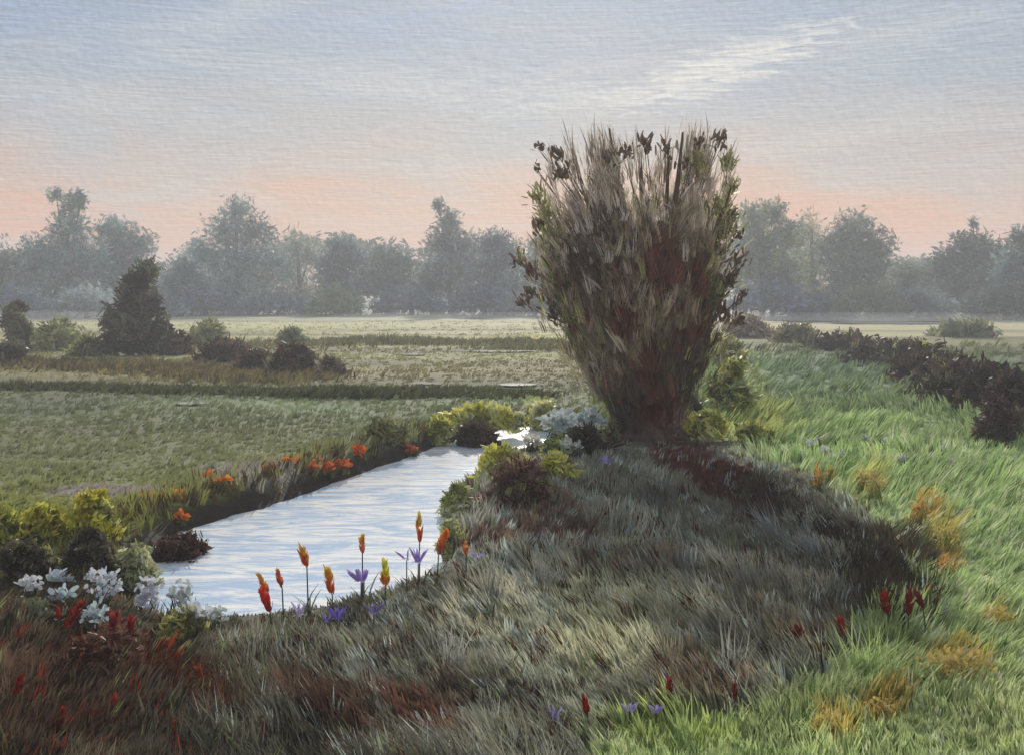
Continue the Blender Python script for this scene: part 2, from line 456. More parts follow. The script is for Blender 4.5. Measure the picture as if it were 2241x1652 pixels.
# rough grey-brown growth, the willow's shade partly painted into its colour
def rough_grass():
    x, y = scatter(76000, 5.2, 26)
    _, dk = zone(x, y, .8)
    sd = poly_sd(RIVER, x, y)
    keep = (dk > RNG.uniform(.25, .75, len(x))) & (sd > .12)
    x, y = x[keep], y[keep]
    px, py = to_px(x, y)
    clump = fld(x, y, 1.6, 3)
    hgt = (.12 + .22 * clump) * RNG.uniform(.5, 1.3, len(x)) * np.clip(1.25 - y * .03, .45, 1.1)
    hgt *= 1 - .45 * sstep(1000, 960, py)
    # keep the water open: low growth between it and the eye
    b = poly_sd(RIVER, x, y)
    hgt = np.where((b < 1.6) & (px < 1000), hgt * (.2 + .3 * np.clip(b, 0, 1.6)), hgt)
    wid = .0050 * np.sqrt(y) * RNG.uniform(.6, 1.5, len(x))
    lean = -.34 + .5 * sstep(.35, .75, fld(x, y, .35, 9)) + .45 * sstep(1800, 2050, px) + np.where(px < 450, .25, 0)
    def hue(x, y, C, dk):
        n = len(x)
        c2 = fld(x * 1.0 + y * .25, y * .5, 2.1, 21); c3 = fld(x, y, 4.5, 33)
        C = C * (.50 + .85 * c2[:, None] ** 1.1) * (.75 + .5 * c3[:, None])
        r = RNG.random(n)
        px, py = to_px(x, y)
        m = (r < .05 + .13 * sstep(.45, .7, c2) * sstep(1600, 1350, py)) & (px > 480)
        C = np.where(m[:, None], srgb((178, 190, 182)) * RNG.uniform(.55, 1.05, (n, 1)), C)
        m = (r > .18) & (r < .26)
        C = np.where(m[:, None], srgb((84, 54, 42)) * RNG.uniform(.6, 1.3, (n, 1)), C)
        m = (r > .26) & (r < .31)
        C = np.where(m[:, None], srgb((128, 138, 92)) * RNG.uniform(.5, 1., (n, 1)), C)
        m = (r > .31) & (r < .345) & (px < 420)
        C = np.where(m[:, None], srgb((150, 58, 40)) * RNG.uniform(.5, 1., (n, 1)), C)
        return C
    blades_at(x, y, hgt, wid, 5, lean, 'rough_grass', 'tall grey brown grass and dead stems in the shade of the willow', hue=hue)
rough_grass()

def bright_grass():
    x, y = scatter(74000, 5.2, 62)
    px, py = to_px(x, y)
    _, dk = zone(x, y, .8)
    keep = (dk < RNG.uniform(.3, .8, len(x))) & ((px > 1300) & (py > 720) | (px > 1200) & (py > 1400)) & (poly_sd(RIVER, x, y) > .25)
    x, y = x[keep], y[keep]; px, py = to_px(x, y)
    hgt = (.09 + .20 * fld(x, y, 1.4, 5)) * RNG.uniform(.6, 1.3, len(x)) * np.clip(y / 12, .75, 1.6)
    wid = .0046 * np.sqrt(y) * RNG.uniform(.6, 1.5, len(x)) * np.where(y > 25, 1.7, 1)
    lean = .42 - .7 * sstep(.62, .8, fld(x, y, .3, 14)) - .45 * sstep(1480, 1560, py)
    def hue(x, y, C, dk):
        n = len(x)
        C = C * (.66 + .6 * fld(x, y, 2.4, 44)[:, None]) * (.8 + .4 * fld(x, y, 7, 3)[:, None])
        r = RNG.random(n)
        px, py = to_px(x, y)
        m = (r < .05 + .10 * sstep(1850, 2000, px)) & (py > 960)
        C = np.where(m[:, None], srgb((214, 222, 180)) * RNG.uniform(.6, .9, (n, 1)), C)
        m = (r > .16) & (r < .20)
        C = np.where(m[:, None], srgb((84, 112, 56)) * RNG.uniform(.7, 1.2, (n, 1)), C)
        return C
    blades_at(x, y, hgt, wid, 4, lean, 'sunlit_grass', 'bright yellow green meadow grass beyond the shade of the willow', hue=hue)
bright_grass()

def meadow_grass():
    x, y = scatter(64000, 9, 112)
    px, py = to_px(x, y)
    _, dk = zone(x, y, .8)
    sd = poly_sd(RIVER, x, y)
    keep = (dk < .5) & (px < 1330) & (py > 694) & (sd > .3) & ~((px > 1000) & (py > 985))
    x, y = x[keep], y[keep]; px, py = to_px(x, y); sd = sd[keep]
    bankk = sstep(2.2, .4, sd) * (px < 1000)
    hgt = (.05 + .07 * fld(x, y, 1.2, 5)) * RNG.uniform(.6, 1.3, len(x)) * np.clip(y / 14, .8, 1.3) * (1 + 1.3 * bankk)
    wid = .0062 * np.sqrt(y) * np.where(y > 40, 1.8, 1) * RNG.uniform(.6, 1.5, len(x))
    lean = np.where(bankk > .3, .1, .5) + .5 * (fld(x, y, .2, 3) - .5)
    def hue(x, y, C, dk):
        n = len(x)
        C = C * (.88 + .24 * fld(x * .25, y, 1.4, 44)[:, None])
        r = RNG.random(n)
        bk = sstep(1.6, .3, poly_sd(RIVER, x, y))
        m = r < bk * .55
        C = np.where(m[:, None], srgb((96, 84, 58)) * RNG.uniform(.5, 1.3, (n, 1)), C)
        m = (r > .9) & (bk > .1)
        C = np.where(m[:, None], srgb((160, 160, 84)) * RNG.uniform(.6, 1., (n, 1)), C)
        return C
    blades_at(x, y, hgt, wid, 3, lean, 'meadow_grass', 'short olive green grass of the flat meadow beyond the water', leanj=.3, hue=hue, tip=1.0, cj=.05)
meadow_grass()

def sedge_strip(pts, n, hgt, colr, name, label, width, bw=.05):
    """a dark ditch-side line of sedge through the meadow"""
    P = [at(*p) for p in pts]
    t = RNG.random(n) * (len(P) - 1)
    i = np.minimum(t.astype(int), len(P) - 2); f = t - i
    A = np.array(P)
    xy = A[i] * (1 - f)[:, None] + A[i + 1] * f[:, None]
    x = xy[:, 0] + RNG.normal(0, width, n); y = xy[:, 1] + RNG.normal(0, width, n)
    h = hgt * RNG.uniform(.4, 1.3, n) * (.5 + fld(x, y, .4, 2))
    wid = np.full(n, bw) * RNG.uniform(.6, 1.6, n)
    blades_at(x, y, h, wid, 3, RNG.normal(.3, .3, n), name, label,
              hue=lambda x, y, C, dk: srgb(colr)[None] * RNG.uniform(.5, 1.2, (len(x), 1)))
sedge_strip([(-300, 850), (250, 852), (560, 862), (800, 866), (1000, 862), (1150, 870)], 6000, .20, (84, 90, 60), 'ditch_sedge', 'dark sedge along a ditch across the meadow', .45)
sedge_strip([(-300, 800), (150, 800), (420, 815), (640, 832)], 2500, .3, (112, 104, 70), 'ditch_reeds', 'olive reeds in a thin line below the scrub', 1.2)
sedge_strip([(560, 760), (800, 748), (1100, 752), (1250, 765)], 2500, .3, (112, 112, 76), 'distant_sedge', 'thin olive line of sedge on the far meadow', 2.0)

sedge_strip([(1640, 1080), (1740, 1125), (1840, 1185), (1905, 1240), (1945, 1300), (1915, 1360)], 2400, .22, (70, 62, 50), 'shade_rim_blades', 'dark brown blades added to paint the curved rim of the shade', .20, .014)  # dark blades added to deepen the rim of the willow's shade

# ------------------------------------------------------------------ foliage volumes
def leaf_volume(lobes, n, leaf, width, palette, weights, up=.6, shell=2.4, k=3, cj=.14, tone=.25, jit=.45, fuzz=.18):
    """lobes: (cx, cy, cz, rx, ry, rz). Returns ribbon arguments in local space."""
    L = np.array(lobes, float)
    vol = L[:, 3] * L[:, 4] * L[:, 5]
    p = vol ** .75; p /= p.sum()
    li = RNG.choice(len(L), n, p=p)
    v = unit(RNG.normal(0, 1, (n, 3)))
    r = RNG.random(n) ** (1 / shell)
    nz = 1 + fuzz * (RNG.random(n) * 2 - 1) * 1.0
    P = L[li, :3] + v * (r * nz)[:, None] * L[li, 3:]
    D = unit(v * np.array([1, 1, .6]) * (1 - up) + np.array([0, 0, up]) + RNG.normal(0, jit, (n, 3)))
    S = RNG.normal(0, 1, (n, 3)) * np.array([1, .5, .5])
    pal = srgb(np.array(palette, float))
    # neighbouring sprays share a colour
    key = vnoise(P[:, 0] / (leaf * 2.2) + li * 7.3, P[:, 2] / (leaf * 2.2) + P[:, 1] / (leaf * 3))
    cw = np.cumsum(np.array(weights, float) / np.sum(weights))
    q = np.clip(sstep(.12, .88, key) * .75 + RNG.random(n) * .25, 0, .999)
    C = pal[np.searchsorted(cw, q)]
    lt = (1 + tone * (RNG.random(len(L)) - .5) * 2)[li]
    C = C * (lt * RNG.uniform(.6, 1.35, n))[:, None] / .50
    Ln = leaf * RNG.uniform(.55, 1.4, n)
    W = np.full(n, width) * RNG.uniform(.6, 1.4, n)
    P = P - D * Ln[:, None] * .5
    bend = RNG.normal(0, .15, (n, 3))
    return bristle(P, D, S, Ln, W, C, bend, k, W * 1.15, cj)

def foliage(name, parent, lobes, n, leaf, width, palette, weights, mat=None, prof=LEAF_PROF, **kw):
    a = leaf_volume(lobes, n, leaf, width, palette, weights, **kw)
    a[0][:, 2] = np.maximum(a[0][:, 2], -.02)
    return link(name, ribbons(name, *a[:6], bend=a[6], prof=prof), mat or M_LEAF, parent)

def rand_lobes(w, h, d, n, base=.18, taper=.5):
    """lobes that fill a w x h x d crown standing on z = 0"""
    out = []
    for i in range(n):
        t = (i + .5) / n
        z = h * (base + (1 - base) * t * .86)
        rr = w * .5 * (1 - taper * t ** 1.6)
        s = rr * random.uniform(.45, .75)
        a = random.uniform(0, 2 * math.pi); q = random.uniform(.15, .75)
        out.append((math.cos(a) * (rr - s) * q * 1.6, math.sin(a) * (d * .5) * .5, z - s * .25, s, s * d / w, min(s * random.uniform(.8, 1.1), h - z + s * .3)))
    return out

# ------------------------------------------------------------------ distant trees
FAR_PAL = [(76, 98, 98), (92, 112, 110), (106, 124, 118), (130, 140, 122)]  # blue-grey partly paints the far haze into the leaf colour
def far_tree(px, base, top, wpx, label, lobes_px, pal=FAR_PAL, n=2300, wts=(3, 4, 3, 1), Yover=None, wispy=False, cat='tree', name='distant_tree'):
    x, y = at(px, base)
    s = y / F * 1.0
    g = hz(x, y)
    root = thing(name, label, cat, (x, y, g), 'hazy trees along the far edge of the meadow')
    Hm = (base - top) * s
    lobes = []
    for (lx, ly, rx, ry) in lobes_px:
        lobes.append(((lx - px) * s, random.uniform(-1, 1), (base - ly) * s, rx * s, rx * s * .8, ry * s))
    leaf = 1.05 if not wispy else 1.3
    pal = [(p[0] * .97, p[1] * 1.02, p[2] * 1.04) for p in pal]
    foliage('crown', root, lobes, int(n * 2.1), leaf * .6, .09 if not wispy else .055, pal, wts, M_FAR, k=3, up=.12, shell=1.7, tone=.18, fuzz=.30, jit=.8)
    runs = [([(0, 0, -.2), (.1, 0, Hm * .3), (0, .1, Hm * .55), (-.1, 0, Hm * .8)], [.38, .3, .2, .06])]
    for (lx, ly, rx, ry) in lobes_px[:4]:
        runs.append(([(0, 0, Hm * .25), ((lx - px) * s * .5, 0, (base - ly) * s * .7), ((lx - px) * s, .2, (base - ly) * s)], [.2, .12, .04]))
    link('trunk', tube_mesh('trunk', runs, 7), M_TWIG, root)
    return root

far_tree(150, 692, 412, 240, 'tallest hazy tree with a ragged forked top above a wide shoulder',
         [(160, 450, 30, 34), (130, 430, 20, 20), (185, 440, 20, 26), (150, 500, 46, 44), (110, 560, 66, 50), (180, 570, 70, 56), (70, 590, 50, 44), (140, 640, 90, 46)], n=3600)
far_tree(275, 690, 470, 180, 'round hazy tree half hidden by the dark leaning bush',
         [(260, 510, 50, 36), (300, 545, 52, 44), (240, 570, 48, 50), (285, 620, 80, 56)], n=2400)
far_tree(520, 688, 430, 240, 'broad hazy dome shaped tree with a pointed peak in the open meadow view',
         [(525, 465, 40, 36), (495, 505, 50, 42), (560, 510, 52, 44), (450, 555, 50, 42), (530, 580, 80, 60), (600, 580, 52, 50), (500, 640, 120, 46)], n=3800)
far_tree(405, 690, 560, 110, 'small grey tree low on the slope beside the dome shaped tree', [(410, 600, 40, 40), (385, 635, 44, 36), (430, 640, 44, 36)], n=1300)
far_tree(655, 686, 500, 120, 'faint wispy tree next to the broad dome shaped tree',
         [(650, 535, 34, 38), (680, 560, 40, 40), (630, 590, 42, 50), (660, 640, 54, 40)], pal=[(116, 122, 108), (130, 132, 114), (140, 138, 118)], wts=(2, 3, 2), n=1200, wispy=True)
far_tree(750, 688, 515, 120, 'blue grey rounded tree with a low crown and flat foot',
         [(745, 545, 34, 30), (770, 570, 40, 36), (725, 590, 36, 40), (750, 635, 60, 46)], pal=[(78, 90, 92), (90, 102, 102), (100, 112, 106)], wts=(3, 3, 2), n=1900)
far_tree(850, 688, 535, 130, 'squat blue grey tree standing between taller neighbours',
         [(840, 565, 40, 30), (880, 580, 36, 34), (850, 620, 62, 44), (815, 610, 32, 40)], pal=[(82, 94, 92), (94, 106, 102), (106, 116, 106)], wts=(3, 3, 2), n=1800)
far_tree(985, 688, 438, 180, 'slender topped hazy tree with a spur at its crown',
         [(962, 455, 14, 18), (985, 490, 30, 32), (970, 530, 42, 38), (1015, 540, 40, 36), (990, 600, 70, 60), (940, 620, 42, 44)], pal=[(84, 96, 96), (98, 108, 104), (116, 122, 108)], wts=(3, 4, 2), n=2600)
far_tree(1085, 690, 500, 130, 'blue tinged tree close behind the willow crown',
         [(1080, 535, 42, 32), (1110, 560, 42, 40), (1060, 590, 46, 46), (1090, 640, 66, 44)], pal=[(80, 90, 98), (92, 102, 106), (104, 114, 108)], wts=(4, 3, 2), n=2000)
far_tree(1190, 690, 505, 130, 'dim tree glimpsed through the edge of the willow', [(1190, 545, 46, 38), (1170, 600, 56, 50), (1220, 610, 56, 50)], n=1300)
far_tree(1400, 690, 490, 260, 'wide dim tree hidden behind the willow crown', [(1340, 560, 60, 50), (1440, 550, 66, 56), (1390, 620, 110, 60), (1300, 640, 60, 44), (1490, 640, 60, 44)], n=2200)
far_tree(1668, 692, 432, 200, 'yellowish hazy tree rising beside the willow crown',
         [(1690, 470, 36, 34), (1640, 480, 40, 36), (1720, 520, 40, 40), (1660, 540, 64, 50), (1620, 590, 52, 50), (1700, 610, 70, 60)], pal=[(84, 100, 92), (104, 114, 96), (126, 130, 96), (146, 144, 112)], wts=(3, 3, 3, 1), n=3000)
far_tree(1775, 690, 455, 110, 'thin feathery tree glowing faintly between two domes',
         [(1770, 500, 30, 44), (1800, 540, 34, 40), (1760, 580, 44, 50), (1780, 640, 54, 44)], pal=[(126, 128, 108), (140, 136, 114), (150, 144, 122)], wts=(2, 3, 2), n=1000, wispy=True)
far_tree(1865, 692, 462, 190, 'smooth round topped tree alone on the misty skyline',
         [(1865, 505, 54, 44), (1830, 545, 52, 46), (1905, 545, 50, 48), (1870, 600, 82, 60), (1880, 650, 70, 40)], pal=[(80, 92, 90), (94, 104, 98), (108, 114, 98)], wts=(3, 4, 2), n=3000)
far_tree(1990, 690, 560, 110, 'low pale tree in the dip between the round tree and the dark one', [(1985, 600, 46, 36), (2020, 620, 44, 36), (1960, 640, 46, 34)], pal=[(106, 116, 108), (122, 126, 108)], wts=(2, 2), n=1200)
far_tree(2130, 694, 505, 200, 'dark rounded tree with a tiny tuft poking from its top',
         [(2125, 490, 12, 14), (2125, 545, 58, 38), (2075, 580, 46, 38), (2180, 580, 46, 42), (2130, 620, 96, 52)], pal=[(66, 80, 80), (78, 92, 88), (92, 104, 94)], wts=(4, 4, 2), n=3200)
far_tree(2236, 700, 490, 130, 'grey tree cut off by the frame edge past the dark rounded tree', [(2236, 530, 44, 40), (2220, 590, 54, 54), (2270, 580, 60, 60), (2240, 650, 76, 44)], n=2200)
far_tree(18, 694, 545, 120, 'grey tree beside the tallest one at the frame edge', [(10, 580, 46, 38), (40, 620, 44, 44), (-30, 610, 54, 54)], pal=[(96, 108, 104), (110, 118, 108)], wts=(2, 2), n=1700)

UND = [(330, 694, 110, 60, 'bluish'), (610, 690, 130, 62, 'blue'), (735, 692, 90, 70, 'mossy'), (900, 690, 130, 66, 'blue'), (1060, 692, 120, 90, 'slate'), (1170, 694, 120, 66, 'grey'),
       (1690, 694, 150, 90, 'slate'), (1800, 694, 110, 56, 'blue'), (1900, 696, 120, 84, 'mossy'), (2010, 696, 130, 70, 'grey'), (2200, 702, 150, 90, 'dark'), (190, 698, 150, 80, 'pale'), (40, 698, 120, 80, 'blue'), (450, 692, 120, 72, 'slate')]
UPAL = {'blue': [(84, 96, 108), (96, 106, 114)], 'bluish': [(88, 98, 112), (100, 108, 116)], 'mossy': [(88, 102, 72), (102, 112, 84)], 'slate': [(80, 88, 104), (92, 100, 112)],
        'grey': [(98, 108, 106), (110, 116, 110)], 'dark': [(66, 78, 76), (80, 92, 84)], 'pale': [(130, 136, 138), (142, 146, 144)]}  # the pale tones paint a patch of mist into leaf colour
ULAB = ['bluish thicket at the foot of the round tree behind the leaning bush', 'blue thicket at the foot of the faint wispy tree', 'moss green thicket below the blue grey rounded tree',
        'blue thicket before the squat tree and the spurred tree', 'slate blue thicket close behind the willow', 'grey thicket glimpsed past the willow stem', 'slate blue thicket under the yellowish tree',
        'low blue thicket under the thin feathery tree', 'moss brown thicket at the foot of the round topped tree', 'grey thicket in the dip of the skyline', 'dark thicket under the dark rounded tree',
        'thicket with painted mist paleness at the foot of the tallest tree', 'blue thicket at the frame edge below the grey tree', 'slate thicket under the broad dome shaped tree']
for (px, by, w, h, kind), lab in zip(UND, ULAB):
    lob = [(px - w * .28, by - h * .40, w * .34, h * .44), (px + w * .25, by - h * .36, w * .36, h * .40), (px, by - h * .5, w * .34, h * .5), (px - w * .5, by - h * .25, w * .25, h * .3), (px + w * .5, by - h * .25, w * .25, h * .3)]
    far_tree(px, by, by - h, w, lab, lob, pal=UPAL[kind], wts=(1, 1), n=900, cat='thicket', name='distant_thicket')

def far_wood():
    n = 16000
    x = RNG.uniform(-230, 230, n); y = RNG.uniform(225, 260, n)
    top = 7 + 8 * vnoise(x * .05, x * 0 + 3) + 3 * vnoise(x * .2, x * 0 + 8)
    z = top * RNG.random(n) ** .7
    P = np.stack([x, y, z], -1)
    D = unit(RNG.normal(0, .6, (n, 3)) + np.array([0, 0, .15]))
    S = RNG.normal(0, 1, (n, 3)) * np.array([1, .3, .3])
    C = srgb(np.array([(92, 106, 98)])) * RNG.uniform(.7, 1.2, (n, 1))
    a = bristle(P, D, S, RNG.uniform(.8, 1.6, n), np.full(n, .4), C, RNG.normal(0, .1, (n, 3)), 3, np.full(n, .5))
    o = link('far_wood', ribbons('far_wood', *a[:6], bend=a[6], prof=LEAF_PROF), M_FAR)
    tag(o, 'hazy line of woodland beyond the single trees', 'wood', kind='stuff')
far_wood()

# ------------------------------------------------------------------ bushes
def bush(px, base, wpx, hpx, pal, wts, label, cat='bush', n=None, name='bush', leaf=None, width=None, lobes=None, up=.5, group=None, taper=.5, stems=5, parts='foliage', shell=2.2, k=3, prof=DAB_PROF, tone=.3, jit=.85):
    x, y = at(px, base)
    s = y / F
    g = hz(x, y)
    if g < WZ: g = WZ
    w, h = wpx * s, hpx * s
    root = thing(name, label, cat, (x, y, g), group)
    if lobes is None:
        L = rand_lobes(w, h, w * .8, max(5, int(4 + wpx / 25)), taper=taper)
    else:
        L = [((lx - px) * s, random.uniform(-.12, .12) * w, (base - ly) * s, rx * s, rx * s * .8, ry * s) for lx, ly, rx, ry in lobes]
    n = n or int(400 + wpx * hpx * .11)
    foliage(parts, root, L, n, leaf or 17 * s, width or 4.2 * s, pal, wts, up=up, shell=shell, k=k, prof=prof, tone=tone, jit=jit, fuzz=.36)
    runs = []
    for i in range(stems):
        a = L[i % len(L)]
        runs.append(([(random.uniform(-.06, .06) * w, 0, -.08), (a[0] * .45, a[1] * .5, a[2] * .5), (a[0], a[1], a[2])], [max(.02, w * .02), max(.014, w * .014), .008]))
    link('stem', tube_mesh('stem', runs, 6), M_TWIG, root)
    return root

DK = [(52, 48, 42), (68, 64, 54), (84, 82, 64)]
OL = [(84, 88, 58), (104, 106, 70), (124, 124, 80)]
BR = [(58, 44, 38), (74, 58, 48), (88, 78, 60)]
YG = [(138, 138, 58), (178, 174, 82), (208, 204, 116), (106, 108, 56)]
GR = [(78, 86, 62), (100, 108, 80), (130, 136, 104)]

bush(285, 778, 160, 210, [(56, 56, 48), (72, 74, 62), (88, 92, 76), (76, 66, 62)], (4, 4, 2, 2), 'dark leaning bush standing tallest in the meadow scrub', n=1900,
     lobes=[(322, 592, 26, 22), (305, 626, 30, 30), (284, 662, 34, 34), (328, 668, 32, 36), (250, 698, 30, 34), (296, 716, 50, 34), (344, 726, 32, 34), (258, 750, 44, 26), (314, 756, 56, 24)], stems=7, up=.45, jit=.7, shell=1.6)
bush(38, 765, 80, 115, [(64, 64, 50), (82, 84, 62), (98, 100, 74)], (3, 3, 2), 'narrow olive dark bush at the frame edge below the tallest tree', n=1500)
bush(130, 765, 110, 66, [(100, 104, 74), (120, 122, 88), (138, 138, 98)], (2, 3, 2), 'pale olive bush between the narrow bush and the leaning bush')
bush(15, 800, 110, 44, DK, (3, 3, 2), 'low dark scrub bush under the narrow olive bush')
bush(195, 778, 90, 40, OL, (3, 2, 1), 'small olive bush at the foot of the leaning bush')
bush(455, 756, 90, 56, [(96, 100, 72), (118, 120, 86), (138, 138, 100)], (3, 3, 2), 'light olive bush just past the leaning bush')
bush(380, 776, 110, 44, BR, (4, 3, 1), 'dark brown scrub bush adjoining the leaning bush')
bush(490, 790, 130, 40, BR, (5, 3, 1), 'long low brown scrub bush in the middle of the scrub line')
bush(560, 806, 100, 34, BR, (4, 3, 1), 'flat brown scrub bush sloping down the scrub line')
bush(640, 816, 130, 62, [(60, 46, 40), (78, 62, 50), (92, 92, 66), (110, 112, 78)], (4, 3, 2, 1), 'rounded dark bush with olive top at the low end of the scrub line', n=1700)
bush(725, 820, 90, 34, [(84, 72, 66), (100, 90, 78)], (2, 2), 'greyish brown scrub bush trailing off at the end of the scrub line')
bush(640, 752, 60, 26, [(96, 104, 78), (112, 116, 88)], (1, 1), 'tiny grey green bush alone on the pale meadow')

# hedge at the right
HP = [(46, 40, 34), (60, 52, 42), (74, 70, 50), (150, 150, 62)]
bush(1640, 738, 110, 40, [(104, 92, 80), (126, 112, 98), (90, 92, 66)], (3, 2, 2), 'pinkish brown low bush just past the willow')
bush(1745, 750, 130, 36, [(86, 84, 62), (108, 104, 78), (128, 126, 84)], (3, 3, 2), 'olive brown bush leading into the dark hedge')
bush(1840, 764, 190, 32, HP, (4, 3, 2, .6), 'dark hedge bush at the start of the hedge', cat='hedge bush')
bush(1935, 796, 230, 44, HP, (4, 3, 2, 1.4), 'dark hedge bush dotted with yellow green leaves', cat='hedge bush')
bush(2040, 838, 250, 62, HP, (5, 3, 1, 1.2), 'dark hedge bush with yellow tips and a flat top', cat='hedge bush')
bush(2140, 892, 260, 92, [(44, 38, 34), (58, 50, 42), (74, 74, 50)], (5, 3, 1), 'tall dark hedge bush with a ragged crest', cat='hedge bush')
bush(2250, 940, 240, 130, [(46, 38, 36), (58, 48, 44), (72, 62, 54)], (5, 3, 1), 'biggest dark brown hedge bush at the frame edge', cat='hedge bush', n=2600)
bush(2190, 968, 110, 100, [(58, 46, 44), (76, 64, 58), (88, 84, 66)], (4, 3, 1), 'purplish brown bush drooping onto the bright grass below the hedge', n=2000)
bush(1985, 800, 210, 42, HP, (4, 3, 2, 1), 'dark hedge bush set back between the dotted one and the flat topped one', cat='hedge bush')
bush(2085, 862, 230, 66, HP, (5, 3, 1, 1), 'dark hedge bush with few yellow tips before the ragged crest', cat='hedge bush')
bush(2330, 960, 170, 150, [(46, 38, 36), (58, 48, 44), (72, 62, 54)], (5, 3, 1), 'dark hedge bush just outside the frame', cat='hedge bush', n=1800)
bush(2110, 738, 160, 34, [(96, 104, 84), (116, 118, 92)], (1, 1), 'grey green bush in the misty field behind the hedge')

# river bank bushes
bush(958, 945, 66, 66, YG, (2, 3, 2, 2), 'yellow green bush first on the far bank', n=1200)
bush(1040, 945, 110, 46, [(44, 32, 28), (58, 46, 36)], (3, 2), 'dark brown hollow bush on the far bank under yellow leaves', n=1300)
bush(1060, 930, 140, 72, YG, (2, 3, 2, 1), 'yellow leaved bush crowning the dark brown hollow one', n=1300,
     lobes=[(1010, 888, 32, 22), (1045, 878, 36, 20), (1085, 884, 36, 18), (1120, 895, 28, 18)])
bush(1190, 912, 84, 62, [(164, 164, 86), (190, 190, 116), (140, 146, 84)], (3, 2, 2), 'pale lemon bush by the meadow near the willow foot', n=1000)
bush(845, 965, 110, 44, OL, (2, 3, 2), 'low olive bush spread along the far bank', n=800)
bush(1110, 1050, 160, 66, [(142, 142, 56), (190, 182, 70), (218, 210, 124), (104, 108, 56)], (3, 3, 2, 2), 'bright yellow bush overhanging the near bank', n=2400)
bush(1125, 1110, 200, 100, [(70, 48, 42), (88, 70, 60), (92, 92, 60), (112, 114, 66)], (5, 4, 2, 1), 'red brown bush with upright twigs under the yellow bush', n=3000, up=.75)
bush(1000, 1085, 70, 76, [(96, 104, 56), (132, 136, 80), (160, 162, 110)], (3, 3, 2), 'fresh green bush at the water edge beside the red brown bush', n=1200)
bush(985, 1172, 60, 90, [(124, 130, 86), (150, 152, 104), (104, 108, 66)], (3, 3, 2), 'pale green tuft bush reaching into the water', n=1000)
bush(1215, 1055, 90, 62, YG, (3, 3, 1, 3), 'small yellow green bush at the sunny side of the red brown bush', n=1000)
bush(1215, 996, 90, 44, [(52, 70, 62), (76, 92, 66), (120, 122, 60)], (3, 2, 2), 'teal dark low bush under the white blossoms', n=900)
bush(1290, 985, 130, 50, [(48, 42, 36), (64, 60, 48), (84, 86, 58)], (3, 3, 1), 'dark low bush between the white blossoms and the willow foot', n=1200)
bush(1600, 900, 120, 120, [(96, 104, 64), (132, 136, 84), (178, 174, 110), (86, 98, 70)], (3, 3, 2, 2), 'tall pale yellow bush leaning on the far side of the willow stem', n=1800)
bush(1545, 958, 100, 60, [(160, 158, 74), (190, 186, 106), (110, 116, 62)], (3, 2, 2), 'lemon yellow bush at the sunny foot of the willow', n=1200)
bush(1590, 800, 90, 60, [(146, 146, 84), (178, 176, 110), (96, 102, 62)], (3, 2, 2), 'small straw yellow bush beyond the willow stem', n=800)
bush(1650, 968, 90, 44, [(92, 98, 54), (122, 126, 66), (172, 170, 90)], (3, 3, 1), 'flat olive bush on the edge of the shade near the willow', n=800)
bush(1510, 925, 90, 52, [(44, 58, 52), (60, 68, 52)], (2, 2), 'blackish green bush tight against the willow base', n=900)

# near-left bank
bush(205, 1180, 110, 112, [(132, 126, 40), (176, 164, 58), (200, 190, 90), (96, 96, 50)], (3, 3, 1, 2), 'yellow flowering bush brightest of the bank by the pool', n=2000)
bush(95, 1195, 110, 100, [(120, 120, 48), (156, 150, 60), (88, 92, 50)], (3, 3, 3), 'mixed yellow and olive bush beside the brightest yellow one', n=1800)
bush(0, 1200, 100, 96, [(116, 120, 56), (144, 144, 70), (90, 94, 54)], (3, 2, 3), 'olive yellow bush half outside the frame by the pool', n=1500)
bush(290, 1235, 130, 100, [(106, 110, 76), (140, 142, 106), (160, 162, 124), (84, 86, 62)], (3, 3, 2, 2), 'pale grey green reedy bush at the pool corner', n=2200, up=.8)
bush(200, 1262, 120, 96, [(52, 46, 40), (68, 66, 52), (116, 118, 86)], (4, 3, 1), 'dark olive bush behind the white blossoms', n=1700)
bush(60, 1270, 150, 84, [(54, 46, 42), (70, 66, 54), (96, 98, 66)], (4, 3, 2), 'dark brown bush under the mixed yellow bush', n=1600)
bush(395, 1165, 170, 40, [(50, 34, 28), (64, 46, 38)], (3, 2), 'flat dark brown heather bush lying on the far bank edge', n=1300)
bush(400, 1400, 130, 60, [(112, 112, 66), (134, 132, 76), (84, 84, 58)], (3, 2, 3), 'olive yellow low bush among the white blossoms by the pool', n=1300)
bush(60, 1372, 170, 60, [(62, 66, 54), (80, 86, 66), (96, 96, 60)], (3, 3, 2), 'blue green low bush under the small white blossoms', n=1500)
bush(230, 1480, 240, 100, [(70, 46, 37), (84, 58, 46), (98, 70, 56)], (4, 3, 1), 'wide rust brown heather mound', name='heather_bush', n=3200, taper=.7)

